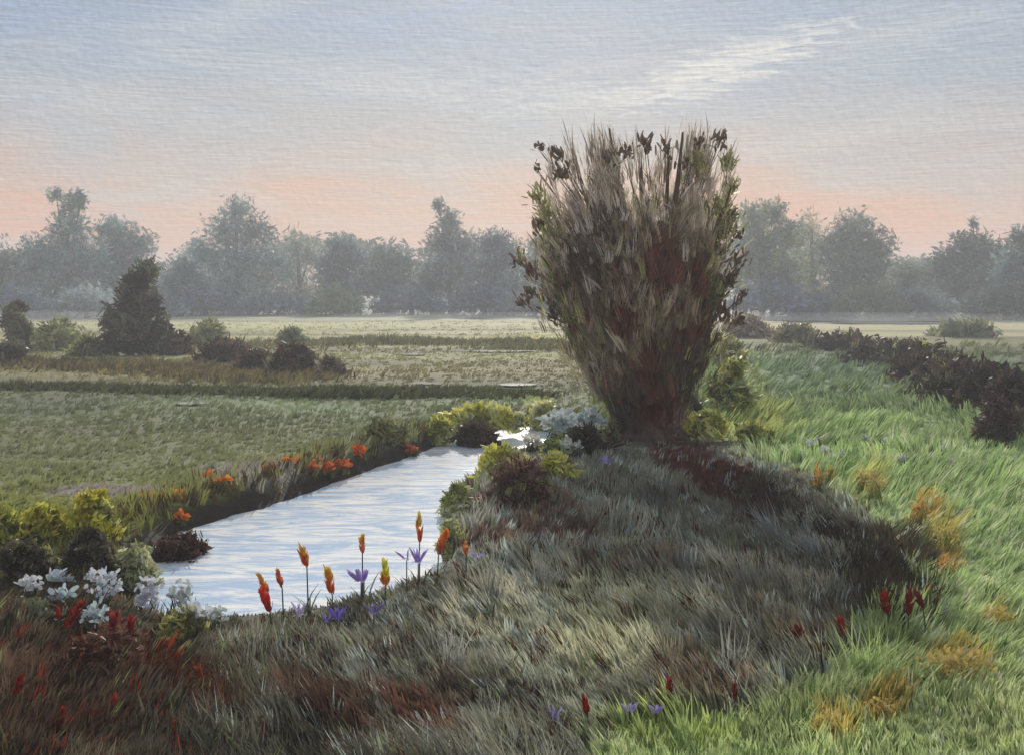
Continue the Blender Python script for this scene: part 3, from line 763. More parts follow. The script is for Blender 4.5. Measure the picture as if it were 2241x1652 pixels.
# ------------------------------------------------------------------ the willow
def willow():
    bx, by = at(1424, 955)
    s = by / F
    root = thing('willow_tree', 'large dark bushy willow fanning out from a thick stem', 'tree', (bx, by, hz(bx, by)))
    X = lambda px: (px - 1424) * s
    Zz = lambda py: (955 - py) * s
    prof_y = [955, 900, 860, 800, 740, 680, 620, 560, 480, 400, 340, 300, 268]
    pl = [1350, 1334, 1308, 1275, 1246, 1222, 1196, 1180, 1174, 1176, 1190, 1212, 1245]
    pr = [1490, 1496, 1506, 1540, 1560, 1562, 1560, 1568, 1584, 1588, 1580, 1570, 1550]
    zz = np.array([Zz(v) for v in prof_y]); xl = np.array([X(v) for v in pl]); xr = np.array([X(v) for v in pr])
    # trunk
    runs = [([(0, 0, -.25), (.02, 0, .25), (-.03, .05, .9), (.05, .0, 1.7), (0, .08, 2.6), (.02, 0, 3.5), (-.05, 0, 4.3)], [.72, .60, .48, .44, .42, .36, .16])]
    for a in range(7):
        an = a * .9 + .3
        runs.append(([(math.cos(an) * 1.0, math.sin(an) * .9, -.12), (math.cos(an) * .55, math.sin(an) * .5, .12), (math.cos(an) * .25, math.sin(an) * .2, .7)], [.08, .17, .22]))
    link('trunk', tube_mesh('trunk', runs, 14, .16), M_BARK, root)
    # limbs fanning up, each its own
    tips = [(1205, 420), (1180, 560), (1250, 330), (1320, 300), (1400, 300), (1470, 310), (1530, 300), (1575, 420), (1600, 560), (1560, 680), (1215, 660), (1350, 420), (1500, 430), (1440, 360)]
    limbs = []
    for i, (tx, ty) in enumerate(tips):
        dy = (-1) ** i * (.3 + .9 * random.random())
        p0 = (X(tx) * .05, dy * .1, .3 + .5 * random.random())
        tX, tZ = X(tx), Zz(ty)
        pts = [p0, (tX * .22 + random.uniform(-.1, .1), dy * .35, tZ * .32), (tX * .52 + random.uniform(-.12, .12), dy * .7, tZ * .6), (tX * .8, dy * .95, tZ * .83), (tX, dy, tZ)]
        limbs.append((tx, ty, None)); lo = link('limb', tube_mesh('limb', [(pts, [.17, .14, .10, .05, .018])], 8, .12), M_BARK if i % 2 else M_TWIG, root)
        limbs[-1] = (tx, ty, lo)
    # crown: upswept sprays that follow the fan of the limbs
    n = 26000
    z = Zz(955) + (Zz(275) - 0) * RNG.random(n) ** .82
    z = z * .99 + .05
    L = np.interp(z, zz, xl); R = np.interp(z, zz, xr)
    mid = (L + R) / 2; half = (R - L) / 2
    th = RNG.uniform(0, 2 * math.pi, n); r = RNG.random(n) ** .42
    edge = .72 + .34 * vnoise(th * 2.2 + z * .6, z * 1.6) + .26 * vnoise(th * 5 + 9, z * 3.2)
    loose = (RNG.random(n) < .22) & (z > Zz(900)) & (z < Zz(420))
    edge = np.where(loose, edge * RNG.uniform(1.0, 1.36, n), edge)
    x = mid + np.cos(th) * half * r * edge; y = np.sin(th) * half * r * .85 * edge
    P = np.stack([x, y, z], -1)
    cfan = np.array([0, 0, -1.6])
    D = unit(P - cfan) + RNG.normal(0, .30, (n, 3))
    fx = np.where(z < 3.0, .55, 1.0)
    D[:, 0] *= fx
    S = np.stack([np.ones(n), RNG.normal(0, .5, n), RNG.normal(0, .2, n)], -1)
    px = 1424 + x / s; py = 955 - z / s
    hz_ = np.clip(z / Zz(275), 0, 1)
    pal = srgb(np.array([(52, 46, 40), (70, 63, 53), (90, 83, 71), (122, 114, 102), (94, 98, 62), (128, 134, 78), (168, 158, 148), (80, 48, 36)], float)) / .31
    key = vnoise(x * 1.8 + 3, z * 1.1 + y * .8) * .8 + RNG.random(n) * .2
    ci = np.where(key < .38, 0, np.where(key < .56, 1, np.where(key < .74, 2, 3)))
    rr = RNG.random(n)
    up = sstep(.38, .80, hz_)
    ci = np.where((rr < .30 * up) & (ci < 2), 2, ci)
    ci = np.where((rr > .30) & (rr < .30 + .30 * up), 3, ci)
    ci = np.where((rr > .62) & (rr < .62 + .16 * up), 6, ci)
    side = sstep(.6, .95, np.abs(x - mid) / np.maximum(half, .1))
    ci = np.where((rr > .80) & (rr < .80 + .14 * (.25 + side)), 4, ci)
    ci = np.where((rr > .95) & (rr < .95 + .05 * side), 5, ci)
    ci = np.where((rr < .05) & (hz_ < .6), 7, ci)
    C = pal[ci] * RNG.uniform(.75, 1.2, (n, 1))
    Ln = RNG.uniform(.18, .52, n)
    W = RNG.uniform(.008, .024, n)
    # near-side leaves coloured red brown as the dark core showing through the crown
    for (gx, gy, rx, ry) in [(1424, 575, 40, 68), (1352, 700, 34, 34), (1428, 880, 48, 54), (1490, 722, 32, 22), (1505, 610, 16, 40), (1400, 790, 30, 40)]:
        rust = (((px - gx) / rx) ** 2 + ((py - gy) / ry) ** 2 < RNG.uniform(.6, 1.25, n)) & (y < .3)
        C = np.where(rust[:, None], srgb((70, 46, 37)) / .32 * RNG.uniform(.8, 1.15, (n, 1)), C)
        W = np.where(rust, W * 1.7, W)
    keep = np.ones(n, bool)
    crest = 34 + np.interp(px, [1150, 1175, 1200, 1235, 1258, 1282, 1308, 1340, 1362, 1380, 1402, 1428, 1448, 1466, 1488, 1518, 1545, 1575, 1598, 1620],
                      [450, 395, 372, 372, 322, 352, 282, 272, 330, 352, 318, 312, 322, 352, 285, 270, 318, 352, 410, 460]) + 26 * (vnoise(x * 5, y * 5) - .4)
    air = sstep(190, 0, py - crest)
    hole = vnoise(x * 2.6 + z * .5 + 17, z * 1.7 + 5) + .25 * vnoise(x * 6, z * 5)
    keep &= (RNG.random(n) > sstep(.52, .36, hole) * .9 * sstep(.42, .72, hz_))
    keep &= (py - 18 > crest) & (RNG.random(n) > air * .90)
    thin = .55 * sstep(.85, 1.1, r * edge)
    keep &= RNG.random(n) > thin
    P, D, S, Ln, W, C = P[keep], D[keep], S[keep], Ln[keep], W[keep], C[keep]
    P = P - unit(D) * Ln[:, None] * .5
    bend = RNG.normal(0, .10, (len(P), 3)); bend[:, 0] += .08 * np.sign(P[:, 0])
    a = bristle(P, D, S, Ln, W, C, bend, 4, W * 1.3, .16)
    a[0][:, 2] = np.maximum(a[0][:, 2], 0)
    link('crown', ribbons('crown', *a[:6], bend=a[6], prof=(.5, 1, .8, .15)), M_LEAF, root)
    # dark leaf clumps at the outline, each a small knot of broad leaves
    K = [(1180, 330, 14), (1212, 352, 20), (1222, 395, 24), (1172, 372, 12), (1182, 500, 24), (1135, 575, 22), (1165, 600, 24), (1195, 648, 26), (1160, 640, 18), (1352, 362, 18),
         (1390, 345, 24), (1432, 352, 22), (1548, 326, 26), (1500, 335, 16), (1312, 372, 16), (1605, 515, 16), (1590, 470, 16), (1612, 575, 22), (1570, 560, 30), (1592, 610, 26), (1560, 640, 30), (1610, 705, 20),
         (1575, 690, 26), (1585, 625, 20), (1622, 645, 14), (1215, 690, 26), (1150, 660, 20), (1470, 380, 20)]
    Pk, Dk, Sk, Lk, Wk, Ck = [], [], [], [], [], []
    for (kx, ky, kr) in K:
        kr *= .8; m = int(kr * 1.6)
        zc = Zz(ky); xc = X(kx)
        hf = (np.interp(zc, zz, xr) - np.interp(zc, zz, xl)) / 2
        off = abs(xc - (np.interp(zc, zz, xr) + np.interp(zc, zz, xl)) / 2) / max(hf, .1)
        yc = -math.sqrt(max(0, 1 - min(off, 1) ** 2)) * hf * .8
        ctr = np.array([xc, yc, zc])
        v = RNG.normal(0, .5, (m, 3)) * kr * s
        Pk.append(ctr + v); d = unit(ctr - cfan) * .7 + RNG.normal(0, .3, (m, 3)); Dk.append(d)
        Sk.append(RNG.normal(0, 1, (m, 3)) * np.array([1, .3, .4])); Lk.append(RNG.uniform(.10, .22, m) * (kr / 20)); Wk.append(RNG.uniform(.03, .07, m))
        Ck.append(np.tile(srgb((68, 59, 51)) / .36, (m, 1)) * RNG.uniform(.6, 1.2, (m, 1)))
        # a twig that carries the knot out from the fan
        m2 = 4
        e = ctr + RNG.normal(0, .45, (m2, 3)) * kr * s; st = ctr * np.array([.72, .8, .84])
        Pk.append(np.tile(st, (m2, 1)) + RNG.normal(0, .04, (m2, 3))); dd = e - Pk[-1]; Dk.append(dd)
        Sk.append(np.tile(np.array([1., .2, -.3]), (m2, 1))); Lk.append(np.linalg.norm(dd, axis=1)); Wk.append(np.full(m2, .012)); Ck.append(np.tile(srgb((74, 64, 54)), (m2, 1)))
    for (kx, ky, kr) in [(1585, 490, 30), (1560, 520, 24), (1545, 470, 22), (1178, 440, 20), (1196, 478, 18), (1590, 415, 18), (1572, 370, 16), (1205, 520, 20), (1540, 640, 20), (1500, 380, 16)]:
        m = int(kr * 3.2)
        zc = Zz(ky); hf = (np.interp(zc, zz, xr) - np.interp(zc, zz, xl)) / 2
        off = min(1, abs(X(kx) - (np.interp(zc, zz, xr) + np.interp(zc, zz, xl)) / 2) / max(hf, .1))
        ctr = np.array([X(kx), -math.sqrt(1 - off ** 2) * hf * .8, zc])
        Pk.append(ctr + RNG.normal(0, .5, (m, 3)) * kr * s); Dk.append(unit(ctr - cfan) * .6 + RNG.normal(0, .35, (m, 3)))
        Sk.append(RNG.normal(0, 1, (m, 3)) * np.array([1, .3, .4])); Lk.append(RNG.uniform(.12, .28, m)); Wk.append(RNG.uniform(.02, .045, m))
        Ck.append(srgb(np.array([(98, 102, 72), (118, 122, 82), (144, 144, 96)]))[RNG.choice(3, m)] / .6)
    cat = np.concatenate
    link('leaf_clumps', ribbons('leaf_clumps', cat(Pk), cat(Dk), cat(Sk), cat(Lk), cat(Wk), cat(Ck), prof=DAB_PROF), M_LEAF, root)
    # pale feathery shoots at the very top
    T = [(1310, 365, 284, 26), (1335, 370, 310, 18), (1500, 350, 280, 22), (1530, 365, 290, 18), (1255, 380, 305, 12), (1385, 365, 315, 14), (1210, 400, 345, 10), (1450, 375, 320, 14), (1575, 400, 335, 10)]
    for (tx, b0, t0, w) in T:
        m = int(w * 4)
        p = np.stack([X(tx) + RNG.normal(0, .5, m) * w * s, RNG.normal(0, .4, m), Zz(b0) + RNG.normal(0, .2, m)], -1)
        c = srgb(np.array([(176, 168, 158), (122, 112, 102), (96, 88, 78)]))[RNG.choice(3, m, p=[.45, .35, .2])] / .5
        link('foliage', ribbons('foliage', p, unit(p - cfan) + RNG.normal(0, .07, (m, 3)), np.tile(np.array([1., .2, 0]), (m, 1)) + RNG.normal(0, .3, (m, 3)),
                              (b0 - t0) * s * RNG.uniform(.5, 1.05, m), np.full(m, .022), c, bend=RNG.normal(0, .08, (m, 3))), M_LEAF, min(limbs, key=lambda q: abs(q[0] - tx) + abs(q[1] - b0))[2])
willow()

# ------------------------------------------------------------------ flowers
def ground_at(bx, by):
    x, y = at(bx, by)
    z = hz(x, y)
    return x, y, z

def petals(P, D, S, L, W, C, bend, name, parent, prof=(.35, 1, .95, .25)):
    return link(name, ribbons(name, P, D, S, L, W, C, bend=bend, prof=prof), M_PETAL, parent)

def leaves_for(root, n, hgt, colr, wid=.018):
    P = np.zeros((n, 3)) + RNG.normal(0, .025, (n, 3)) * np.array([1, 1, 0])
    an = RNG.uniform(0, 2 * math.pi, n)
    D = np.stack([np.cos(an) * .35, np.sin(an) * .35, np.ones(n)], -1)
    S = np.stack([-np.sin(an), np.cos(an), np.zeros(n)], -1)
    bend = np.stack([np.cos(an) * .3, np.sin(an) * .3, -np.full(n, .25)], -1)
    C = srgb(np.array([colr])) * RNG.uniform(.7, 1.2, (n, 1))
    link('foliage', ribbons('foliage', P, D, S, hgt * RNG.uniform(.5, .95, n), np.full(n, wid), C, bend=bend), M_LEAF, root)

def torch_flower(px, py, by, hpx, wpx, cols, label, tilt=0.0, group='flame coloured flower spikes on the near bank', name='flower_spike', bx=None):
    """spindle shaped flower: overlapping pointed petals round a stem; px, py = middle of the flower"""
    x, y, z = ground_at(bx if bx is not None else px + tilt * 40, by)
    s = y / F
    root = thing(name, label, 'flower', (x, y, z), group)
    cx, _, cz = at_y(px, py, y)
    hh, ww = hpx * s, wpx * s
    top = np.array([cx - x - tilt * hh * .5, 0, cz - z + hh / 2]); bot = np.array([cx - x + tilt * hh * .5, 0, cz - z - hh / 2])
    bot[2] = max(bot[2], .03); 
    link('stem', tube_mesh('stem', [([(0, 0, -.04), tuple(bot * .6 + np.array([.0, 0, 0])), tuple(bot), tuple(bot * .5 + top * .5)], [.008, .007, .006, .004])], 6), M_STEM, root)
    n = 46
    t = np.sort(RNG.random(n) ** 1.0)
    an = RNG.uniform(0, 2 * math.pi, n)
    jt = RNG.normal(0, .10, (n, 3))
    ax = unit((top - bot)[None])[0]
    rad = ww * .30 * np.sin(np.pi * np.clip(t * .8 + .15, 0, 1)) * RNG.uniform(.4, 1.3, n)
    P = bot + (top - bot) * (t * .82)[:, None] + np.stack([np.cos(an) * rad, np.sin(an) * rad, 0 * an], -1)
    D = np.tile(ax, (n, 1)) + np.stack([np.cos(an), np.sin(an), 0 * an], -1) * .25 + jt
    S = np.stack([-np.sin(an), np.cos(an), 0 * an], -1)
    c = srgb(np.array(cols, float)) / (.46 if 'flame' in (group or '') else .85)
    C = c[np.clip(((1 - t) * len(c) + RNG.normal(0, .35, n)).astype(int), 0, len(c) - 1)] * RNG.uniform(.8, 1.15, (n, 1))
    petals(P, D, S, hh * RNG.uniform(.2, .36, n), ww * RNG.uniform(.25, .45, n), C, np.zeros((n, 3)), 'flower_head', root)
    leaves_for(root, 6, max(.12, float(bot[2]) * .9), (92, 96, 64))
    return root

OR = [(236, 136, 50), (230, 108, 40), (190, 72, 40)]
OR2 = [(196, 100, 60), (164, 80, 52), (128, 70, 50)]
RD = [(186, 50, 34), (160, 40, 30), (130, 36, 28)]
YO = [(240, 176, 60), (236, 150, 40), (190, 96, 34)]
G1 = 'flame coloured flower spikes by the water'
torch_flower(918, 1156, 1290, 62, 17, OR, 'orange red flower spike standing highest above the water', group=G1)
torch_flower(793, 1190, 1320, 44, 16, [(236, 124, 34), (226, 96, 30), (190, 100, 70)], 'short orange flower spike alone over the middle of the water', group=G1)
torch_flower(665, 1217, 1350, 52, 22, [(232, 124, 48), (224, 104, 40), (186, 66, 38)], 'stout orange flower spike out over the pale water', tilt=.25, group=G1)
torch_flower(722, 1272, 1370, 68, 20, [(236, 134, 48), (228, 112, 40), (204, 80, 40)], 'long orange flower spike just above the violet iris pair', tilt=.15, group=G1)
torch_flower(843, 1254, 1360, 62, 22, YO, 'golden yellow flower spike among the orange ones', group=G1)
torch_flower(576, 1276, 1390, 44, 18, [(230, 116, 50), (216, 94, 42)], 'slanted orange flower spike directly above the deep red one', tilt=.5, group=G1)
torch_flower(612, 1266, 1385, 42, 16, OR2, 'faded rust brown flower spike next to the slanted orange one', tilt=.25, group=G1)
torch_flower(581, 1312, 1400, 54, 26, RD, 'deep red plump flower spike at the pool edge', tilt=.35, group=G1)
torch_flower(968, 1186, 1290, 56, 26, [(230, 96, 34), (210, 92, 50), (140, 84, 62)], 'orange flower spike with a browning foot beside the pale green tuft bush', tilt=-.3, group=G1)
torch_flower(1020, 1200, 1300, 30, 14, [(196, 110, 60), (180, 80, 50)], 'small dull orange flower spike under the pale green tuft bush', group=G1)
G2 = 'dark red flower spikes in the shade'
torch_flower(1938, 1318, 1390, 56, 24, [(156, 52, 38), (140, 44, 34), (120, 38, 32)], 'brick red flower spike alone at the shade edge near the bright grass', tilt=.2, group=G2)
torch_flower(1990, 1318, 1400, 60, 20, [(130, 44, 38), (112, 40, 36)], 'dark maroon upright flower spike of the close pair', tilt=-.05, group=G2)
torch_flower(2012, 1312, 1396, 50, 18, [(128, 52, 42), (112, 48, 38)], 'dull maroon slanting flower spike of the close pair', tilt=.4, group=G2)
torch_flower(1842, 1368, 1440, 44, 20, [(150, 48, 34), (136, 42, 32)], 'brick red flower spike hanging above the pale grass tongue', tilt=.3, group=G2)
torch_flower(1745, 1382, 1440, 34, 34, [(124, 52, 36), (110, 46, 34)], 'broad dull red flower tuft inside the shade', group=G2)
torch_flower(1464, 1505, 1580, 56, 16, [(140, 50, 36), (130, 42, 32)], 'red brown flower spike above the lavender iris', group=G2)
torch_flower(1282, 1546, 1610, 54, 18, [(150, 52, 34), (128, 42, 30)], 'red flower spike between two dark violet irises', tilt=.2, group=G2)
torch_flower(1608, 1512, 1580, 40, 14, [(126, 48, 38), (112, 42, 34)], 'small dark red flower spike nearest the lower grass blades', group=G2)
G3 = 'red leaved stalks by the rust brown heather'
torch_flower(162, 1345, 1420, 60, 30, [(156, 56, 40), (140, 48, 36)], 'slanting red stalk above the rust brown heather crest', tilt=-.6, group=G3, name='red_stalk')
torch_flower(128, 1342, 1420, 26, 16, [(170, 48, 34), (150, 40, 30)], 'tiny bright red bud next to the slanting red stalk', group=G3, name='red_stalk')
torch_flower(250, 1368, 1450, 76, 34, [(140, 60, 52), (120, 56, 48)], 'wide dusky red stalk below the white blossoms', group=G3, name='red_stalk')
torch_flower(284, 1380, 1456, 64, 26, [(156, 52, 46), (134, 50, 42)], 'crimson stalk close to the wide dusky one', group=G3, name='red_stalk', tilt=-.15)
torch_flower(132, 1575, 1640, 60, 18, [(160, 54, 38), (144, 48, 36)], 'red stalk low in the corner grass', group=G3, name='red_stalk', tilt=-.3)
torch_flower(385, 1600, 1660, 54, 26, [(150, 50, 36), (130, 44, 34)], 'red stalk in the brown grass under the heather', group=G3, name='red_stalk')
torch_flower(248, 1540, 1600, 50, 16, [(150, 56, 44), (128, 52, 40)], 'thin red stalk in the middle of the reddish grass', group=G3, name='red_stalk', tilt=-.2)
torch_flower(40, 1500, 1580, 50, 24, [(140, 52, 40), (124, 48, 38)], 'dull red stalk by the frame edge', group=G3, name='red_stalk', tilt=-.3)
torch_flower(440, 1480, 1560, 50, 18, [(146, 78, 50), (124, 66, 46)], 'rusty orange stalk past the end of the heather', group=G3, name='red_stalk', tilt=.4)

def iris(px, py, by, hpx, wpx, colr, label, tilt=0.0, group='violet irises in the rough grass', npet=3):
    x, y, z = ground_at(px, by)
    s = y / F
    root = thing('iris_flower', label, 'flower', (x, y, z), group)
    cx, _, cz = at_y(px, py, y)
    hh, ww = hpx * s * .8, wpx * s * .58
    foot = np.array([cx - x, 0, max(cz - z - hh / 2, .02)])
    link('stem', tube_mesh('stem', [([(0, 0, -.04), tuple(foot * .6), tuple(foot)], [.008, .006, .005])], 6), M_STEM, root)
    P, D, S, L, W, B = [], [], [], [], [], []
    for i in range(npet):
        f = (i / max(npet - 1, 1) - .5) * 2
        for j in range(4):
            P.append(foot + np.array([f * ww * .16 + RNG.normal(0, .004), RNG.normal(0, .01), hh * .05]))
            D.append([f * ww / hh * .55 - tilt + RNG.normal(0, .08), RNG.normal(0, .2), 1]); S.append([1, RNG.normal(0, .4), 0]); L.append(hh * RNG.uniform(.7, 1.0)); W.append(ww * .24 * RNG.uniform(.7, 1.2))
            B.append([f * .15, 0, -.05])
    for i in range(4):
        a = i * math.pi / 2 + .4
        P.append(foot + np.array([0, 0, hh * .1])); D.append([math.cos(a), math.sin(a), .5]); S.append([-math.sin(a), math.cos(a), 0]); L.append(hh * .45); W.append(ww * .24); B.append([0, 0, -.6])
    n = len(P)
    C = np.tile(srgb(colr) / .55, (n, 1)) * RNG.uniform(.75, 1.2, (n, 1))
    petals(np.array(P), np.array(D, float), np.array(S, float), np.array(L), np.array(W), C, np.array(B, float), 'flower_head', root)
    leaves_for(root, 5, max(.12, float(foot[2]) * .9 + .06), (92, 98, 78))

VI = (138, 122, 190); VD = (104, 90, 156); VP = (150, 142, 178)
iris(790, 1255, 1345, 46, 60, VI, 'violet iris fan standing out against the pale water', tilt=.4)
iris(890, 1210, 1310, 36, 34, VI, 'violet iris leaning below the highest orange spike', tilt=.5, npet=2)
iris(915, 1213, 1318, 50, 36, (134, 116, 184), 'violet iris upright below the highest orange spike')
iris(655, 1330, 1400, 50, 30, VP, 'thin pale violet iris next to the deep red spike')
iris(738, 1338, 1400, 44, 44, VD, 'deep violet iris under the long orange spike')
iris(716, 1350, 1408, 30, 14, VD, 'small deep violet bud beside the deep violet iris', npet=2)
iris(818, 1328, 1395, 36, 50, (112, 104, 146), 'dusky violet iris under the golden spike')
iris(1214, 1560, 1615, 50, 26, (122, 110, 160), 'dusty violet iris next to the red flower spike')
iris(1163, 1592, 1640, 50, 24, (128, 116, 158), 'greyish violet iris lowest in the rough grass', tilt=.3)
iris(1378, 1545, 1600, 30, 44, (132, 126, 164), 'pale lavender iris low by the bright grass edge')
iris(1436, 1548, 1600, 28, 40, (134, 124, 172), 'lavender iris under the red brown spike')
iris(1070, 1605, 1640, 34, 40, (110, 100, 134), 'dim violet iris among the brown stems')
iris(1045, 1212, 1290, 18, 34, VI, 'tiny violet iris under the red brown bush', npet=2)
iris(1325, 1003, 1030, 26, 56, (126, 116, 160), 'flat violet iris patch at the willow foot', npet=3)

# clumps of orange flowers on the far bank
def posy(px, base, wpx, hpx, cols, label, name='orange_flower', group='orange flowers along the far bank', leafc=(92, 100, 58), n=None, cat='flower', dabs=(6, 11), white=False, lift=.55):
    x, y, z = ground_at(px, base)
    z = max(z, WZ)
    s = y / F
    root = thing(name, label, cat, (x, y, z), group)
    w, h = wpx * s, hpx * s
    n = n or 34
    c = srgb(np.array(cols, float)) / (.95 if 'ochre' in name else .9 if 'white' in name else .74)
    v = unit(RNG.normal(0, 1, (n, 3))) * (RNG.random((n, 1)) ** .5)
    P = np.array([0, 0, h * lift]) + v * np.array([w * .5, w * .35, h * .42])
    P[:, 2] = np.maximum(P[:, 2], .02)
    D = v * np.array([.6, .4, .2]) + np.array([0, -.2, .7]) + RNG.normal(0, .65, (n, 3))
    S = RNG.normal(0, 1, (n, 3)) * np.array([1, .3, .6])
    C = c[RNG.choice(len(c), n)] * RNG.uniform(.8, 1.12, (n, 1))
    L = RNG.uniform(dabs[0], dabs[1] * 1.25, n) * s; W = RNG.uniform(dabs[0], dabs[1], n) * s * .95
    petals(P, D, S, L, W, C, RNG.normal(0, .2, (n, 3)), 'blossom', root, prof=DAB_PROF)
    m = 26
    an = RNG.uniform(0, 2 * math.pi, m)
    Pl = np.stack([RNG.normal(0, .3, m) * w, RNG.normal(0, .2, m) * w, np.zeros(m)], -1)
    link('foliage', ribbons('foliage', Pl, np.stack([RNG.normal(0, .3, m), RNG.normal(0, .3, m), np.ones(m)], -1), np.stack([np.cos(an), np.sin(an), 0 * an], -1),
                         RNG.uniform(.4, .85, m) * h, np.full(m, 4 * s), srgb(np.array([leafc])) * RNG.uniform(.6, 1.2, (m, 1)), bend=RNG.normal(0, .15, (m, 3))), M_LEAF, root)

OC = [(232, 150, 44), (226, 122, 40), (200, 96, 40)]; OD = [(186, 96, 52), (164, 82, 48), (206, 110, 50)]
posy(490, 1072, 40, 28, OC, 'bright orange flower cluster just above the dark far bank')
posy(458, 1056, 26, 16, OD, 'small dull orange cluster above the bright one on the far bank')
posy(398, 1112, 34, 34, OC, 'orange flower ring over the flat dark heather')
posy(385, 1095, 40, 20, [(204, 140, 60), (186, 116, 56)], 'ochre flower smear behind the orange ring')
posy(322, 1096, 34, 18, [(200, 150, 60), (176, 130, 60)], 'ochre flower bit between the yellow bush and the orange ring')
posy(632, 1024, 30, 20, OC, 'orange flower cluster first of the line up the far bank')
posy(686, 1024, 36, 30, OD, 'rust orange cluster second of the line up the far bank')
posy(718, 1018, 30, 34, [(206, 104, 40), (186, 88, 40)], 'deep orange cluster third of the line up the far bank')
posy(748, 1010, 34, 30, OD, 'rust orange cluster fourth of the line up the far bank')
posy(786, 992, 30, 32, [(206, 104, 50), (180, 84, 46)], 'orange red cluster highest of the line up the far bank')
posy(900, 966, 20, 22, [(180, 96, 64), (150, 84, 60)], 'small rust flower cluster near the narrow end of the water')
posy(590, 1040, 40, 16, [(160, 108, 62), (140, 100, 60)], 'brownish orange smear before the line up the far bank')

WH = [(206, 212, 218), (190, 200, 206), (170, 182, 184)]; WB = [(196, 204, 216), (176, 188, 200), (216, 218, 222)]
GW = 'white blossoms by the pool corner'
def white(px, base, w, h, label, cols=WH, n=60, g=GW, d=(8, 15)):
    posy(px, base, w, h, cols, label, name='white_blossom', group=g, leafc=(66, 76, 58), n=int(n * 1.3), dabs=(d[0] * .85, d[1] * .9), cat='blossom', lift=.72)
white(68, 1312, 56, 38, 'bright white blossom farthest along by the frame edge', [(222, 226, 232), (204, 212, 220)], 34)
white(132, 1292, 56, 30, 'flat white blossom of two strokes behind the reedy bush', [(216, 220, 226), (196, 206, 214)], 30)
white(140, 1332, 56, 40, 'bluish white blossom above the slanting red stalk', [(176, 194, 202), (190, 204, 210)], 34)
white(228, 1336, 84, 84, 'largest white blossom spray by the pool corner', WB, 80)
white(325, 1330, 64, 84, 'lilac white blossom spray at the very edge of the pool', [(198, 200, 216), (180, 184, 200), (212, 212, 222)], 70)
white(212, 1388, 76, 62, 'pale blue white blossom over the rust brown heather', [(168, 184, 186), (186, 200, 202)], 50)
white(398, 1352, 56, 78, 'white blossom trailing out into the pool', [(186, 196, 196), (200, 206, 206)], 54)
white(428, 1395, 80, 70, 'white blossom spray lowest beneath the pool', [(186, 198, 200), (204, 210, 212)], 64)
white(475, 1382, 44, 50, 'small white blossom at the grass edge of the pool', [(172, 182, 178), (190, 198, 194)], 30)
GW2 = 'white blossoms at the willow foot'
white(1225, 972, 90, 66, 'white blossom spray with ragged petals near the willow foot', [(190, 202, 204), (206, 214, 216), (160, 178, 176)], 90, GW2, (9, 17))
white(1290, 960, 70, 62, 'greyish white blossom leaning to the willow stem', [(168, 182, 186), (188, 198, 200)], 60, GW2, (9, 17))
white(1165, 985, 46, 30, 'creamy white blossom at the narrow end of the water', [(216, 212, 200), (200, 200, 190)], 30, GW2, (7, 13))
white(1245, 1000, 70, 40, 'pale grey blossom stem under the white sprays', [(140, 152, 144), (168, 178, 172)], 36, GW2, (7, 13))

# ochre dabs of flowering grass on the bright side
OCH = [(186, 174, 116), (172, 160, 104), (190, 164, 108)]
def ochre(px, base, w, h, label, cols=OCH, n=40, d=(7, 13)):
    n = int(n * 1.6); d = (d[0] * .6, d[1] * .6)
    posy(px, base, w, h, cols, label, name='ochre_flower', group='ochre flowers in the sunlit grass', leafc=(140, 150, 84), n=n, dabs=d, lift=.5)
ochre(1885, 1075, 34, 60, 'ochre flower of two broad strokes in the bright grass')
ochre(1915, 1100, 36, 76, 'golden ochre flower tallest by the shade edge')
ochre(1790, 1082, 18, 76, 'thin orange ochre flower stalk at the shade edge', [(226, 160, 72), (206, 150, 70)], 26)
ochre(1816, 1060, 14, 50, 'pale ochre stalk beside the thin orange one', [(214, 168, 92), (190, 166, 86)], 16)
ochre(2012, 1160, 34, 84, 'orange ochre spike shaped flower at the bend of the shade', [(206, 146, 70), (190, 156, 84)])
ochre(2066, 1200, 70, 70, 'broad olive ochre flower patch in the bright grass', [(174, 164, 100), (184, 168, 108)], 50)
ochre(2070, 1262, 56, 56, 'striped ochre flower below the broad one', [(200, 160, 90), (206, 140, 72)])
ochre(2025, 1330, 12, 60, 'narrow golden stalk touching the maroon pair', [(226, 166, 60), (216, 150, 60)], 16)
ochre(2180, 1365, 70, 50, 'pale ochre flower patch out in the bright grass', [(188, 166, 96), (200, 170, 90)])
ochre(2090, 1490, 170, 80, 'widest golden ochre flower patch in the pale grass', [(196, 178, 110), (184, 166, 106), (200, 174, 104)], 130, (10, 20))
ochre(1820, 1620, 84, 66, 'golden ochre patch near the tip of the shade', [(196, 178, 112), (184, 164, 100)], 60, (9, 18))
ochre(1925, 1565, 70, 50, 'orange ochre patch between the two golden ones', [(194, 174, 112), (200, 164, 96)], 40, (8, 16))

LAV = [(176, 172, 204), (190, 192, 210), (150, 140, 190)]
lav = [(1712, 985), (1735, 978), (1752, 992), (1770, 970), (1785, 962), (1800, 985), (1818, 1000), (1835, 1010), (1842, 992), (1862, 985), (1768, 945), (1890, 960), (1930, 965), (1955, 1000), (1975, 1005),
       (2005, 1012), (2040, 1006), (2075, 1012), (2095, 1020), (2060, 990), (1990, 970), (1870, 1015)]
for i, (px, by) in enumerate(lav):
    posy(px + 4, by + 10, 14, 22, LAV, 'small lavender flower sprig in the sunlit grass past the willow', name='lavender_sprig', group='lavender sprigs in the sunlit grass', n=14, dabs=(4, 7), leafc=(120, 140, 90))

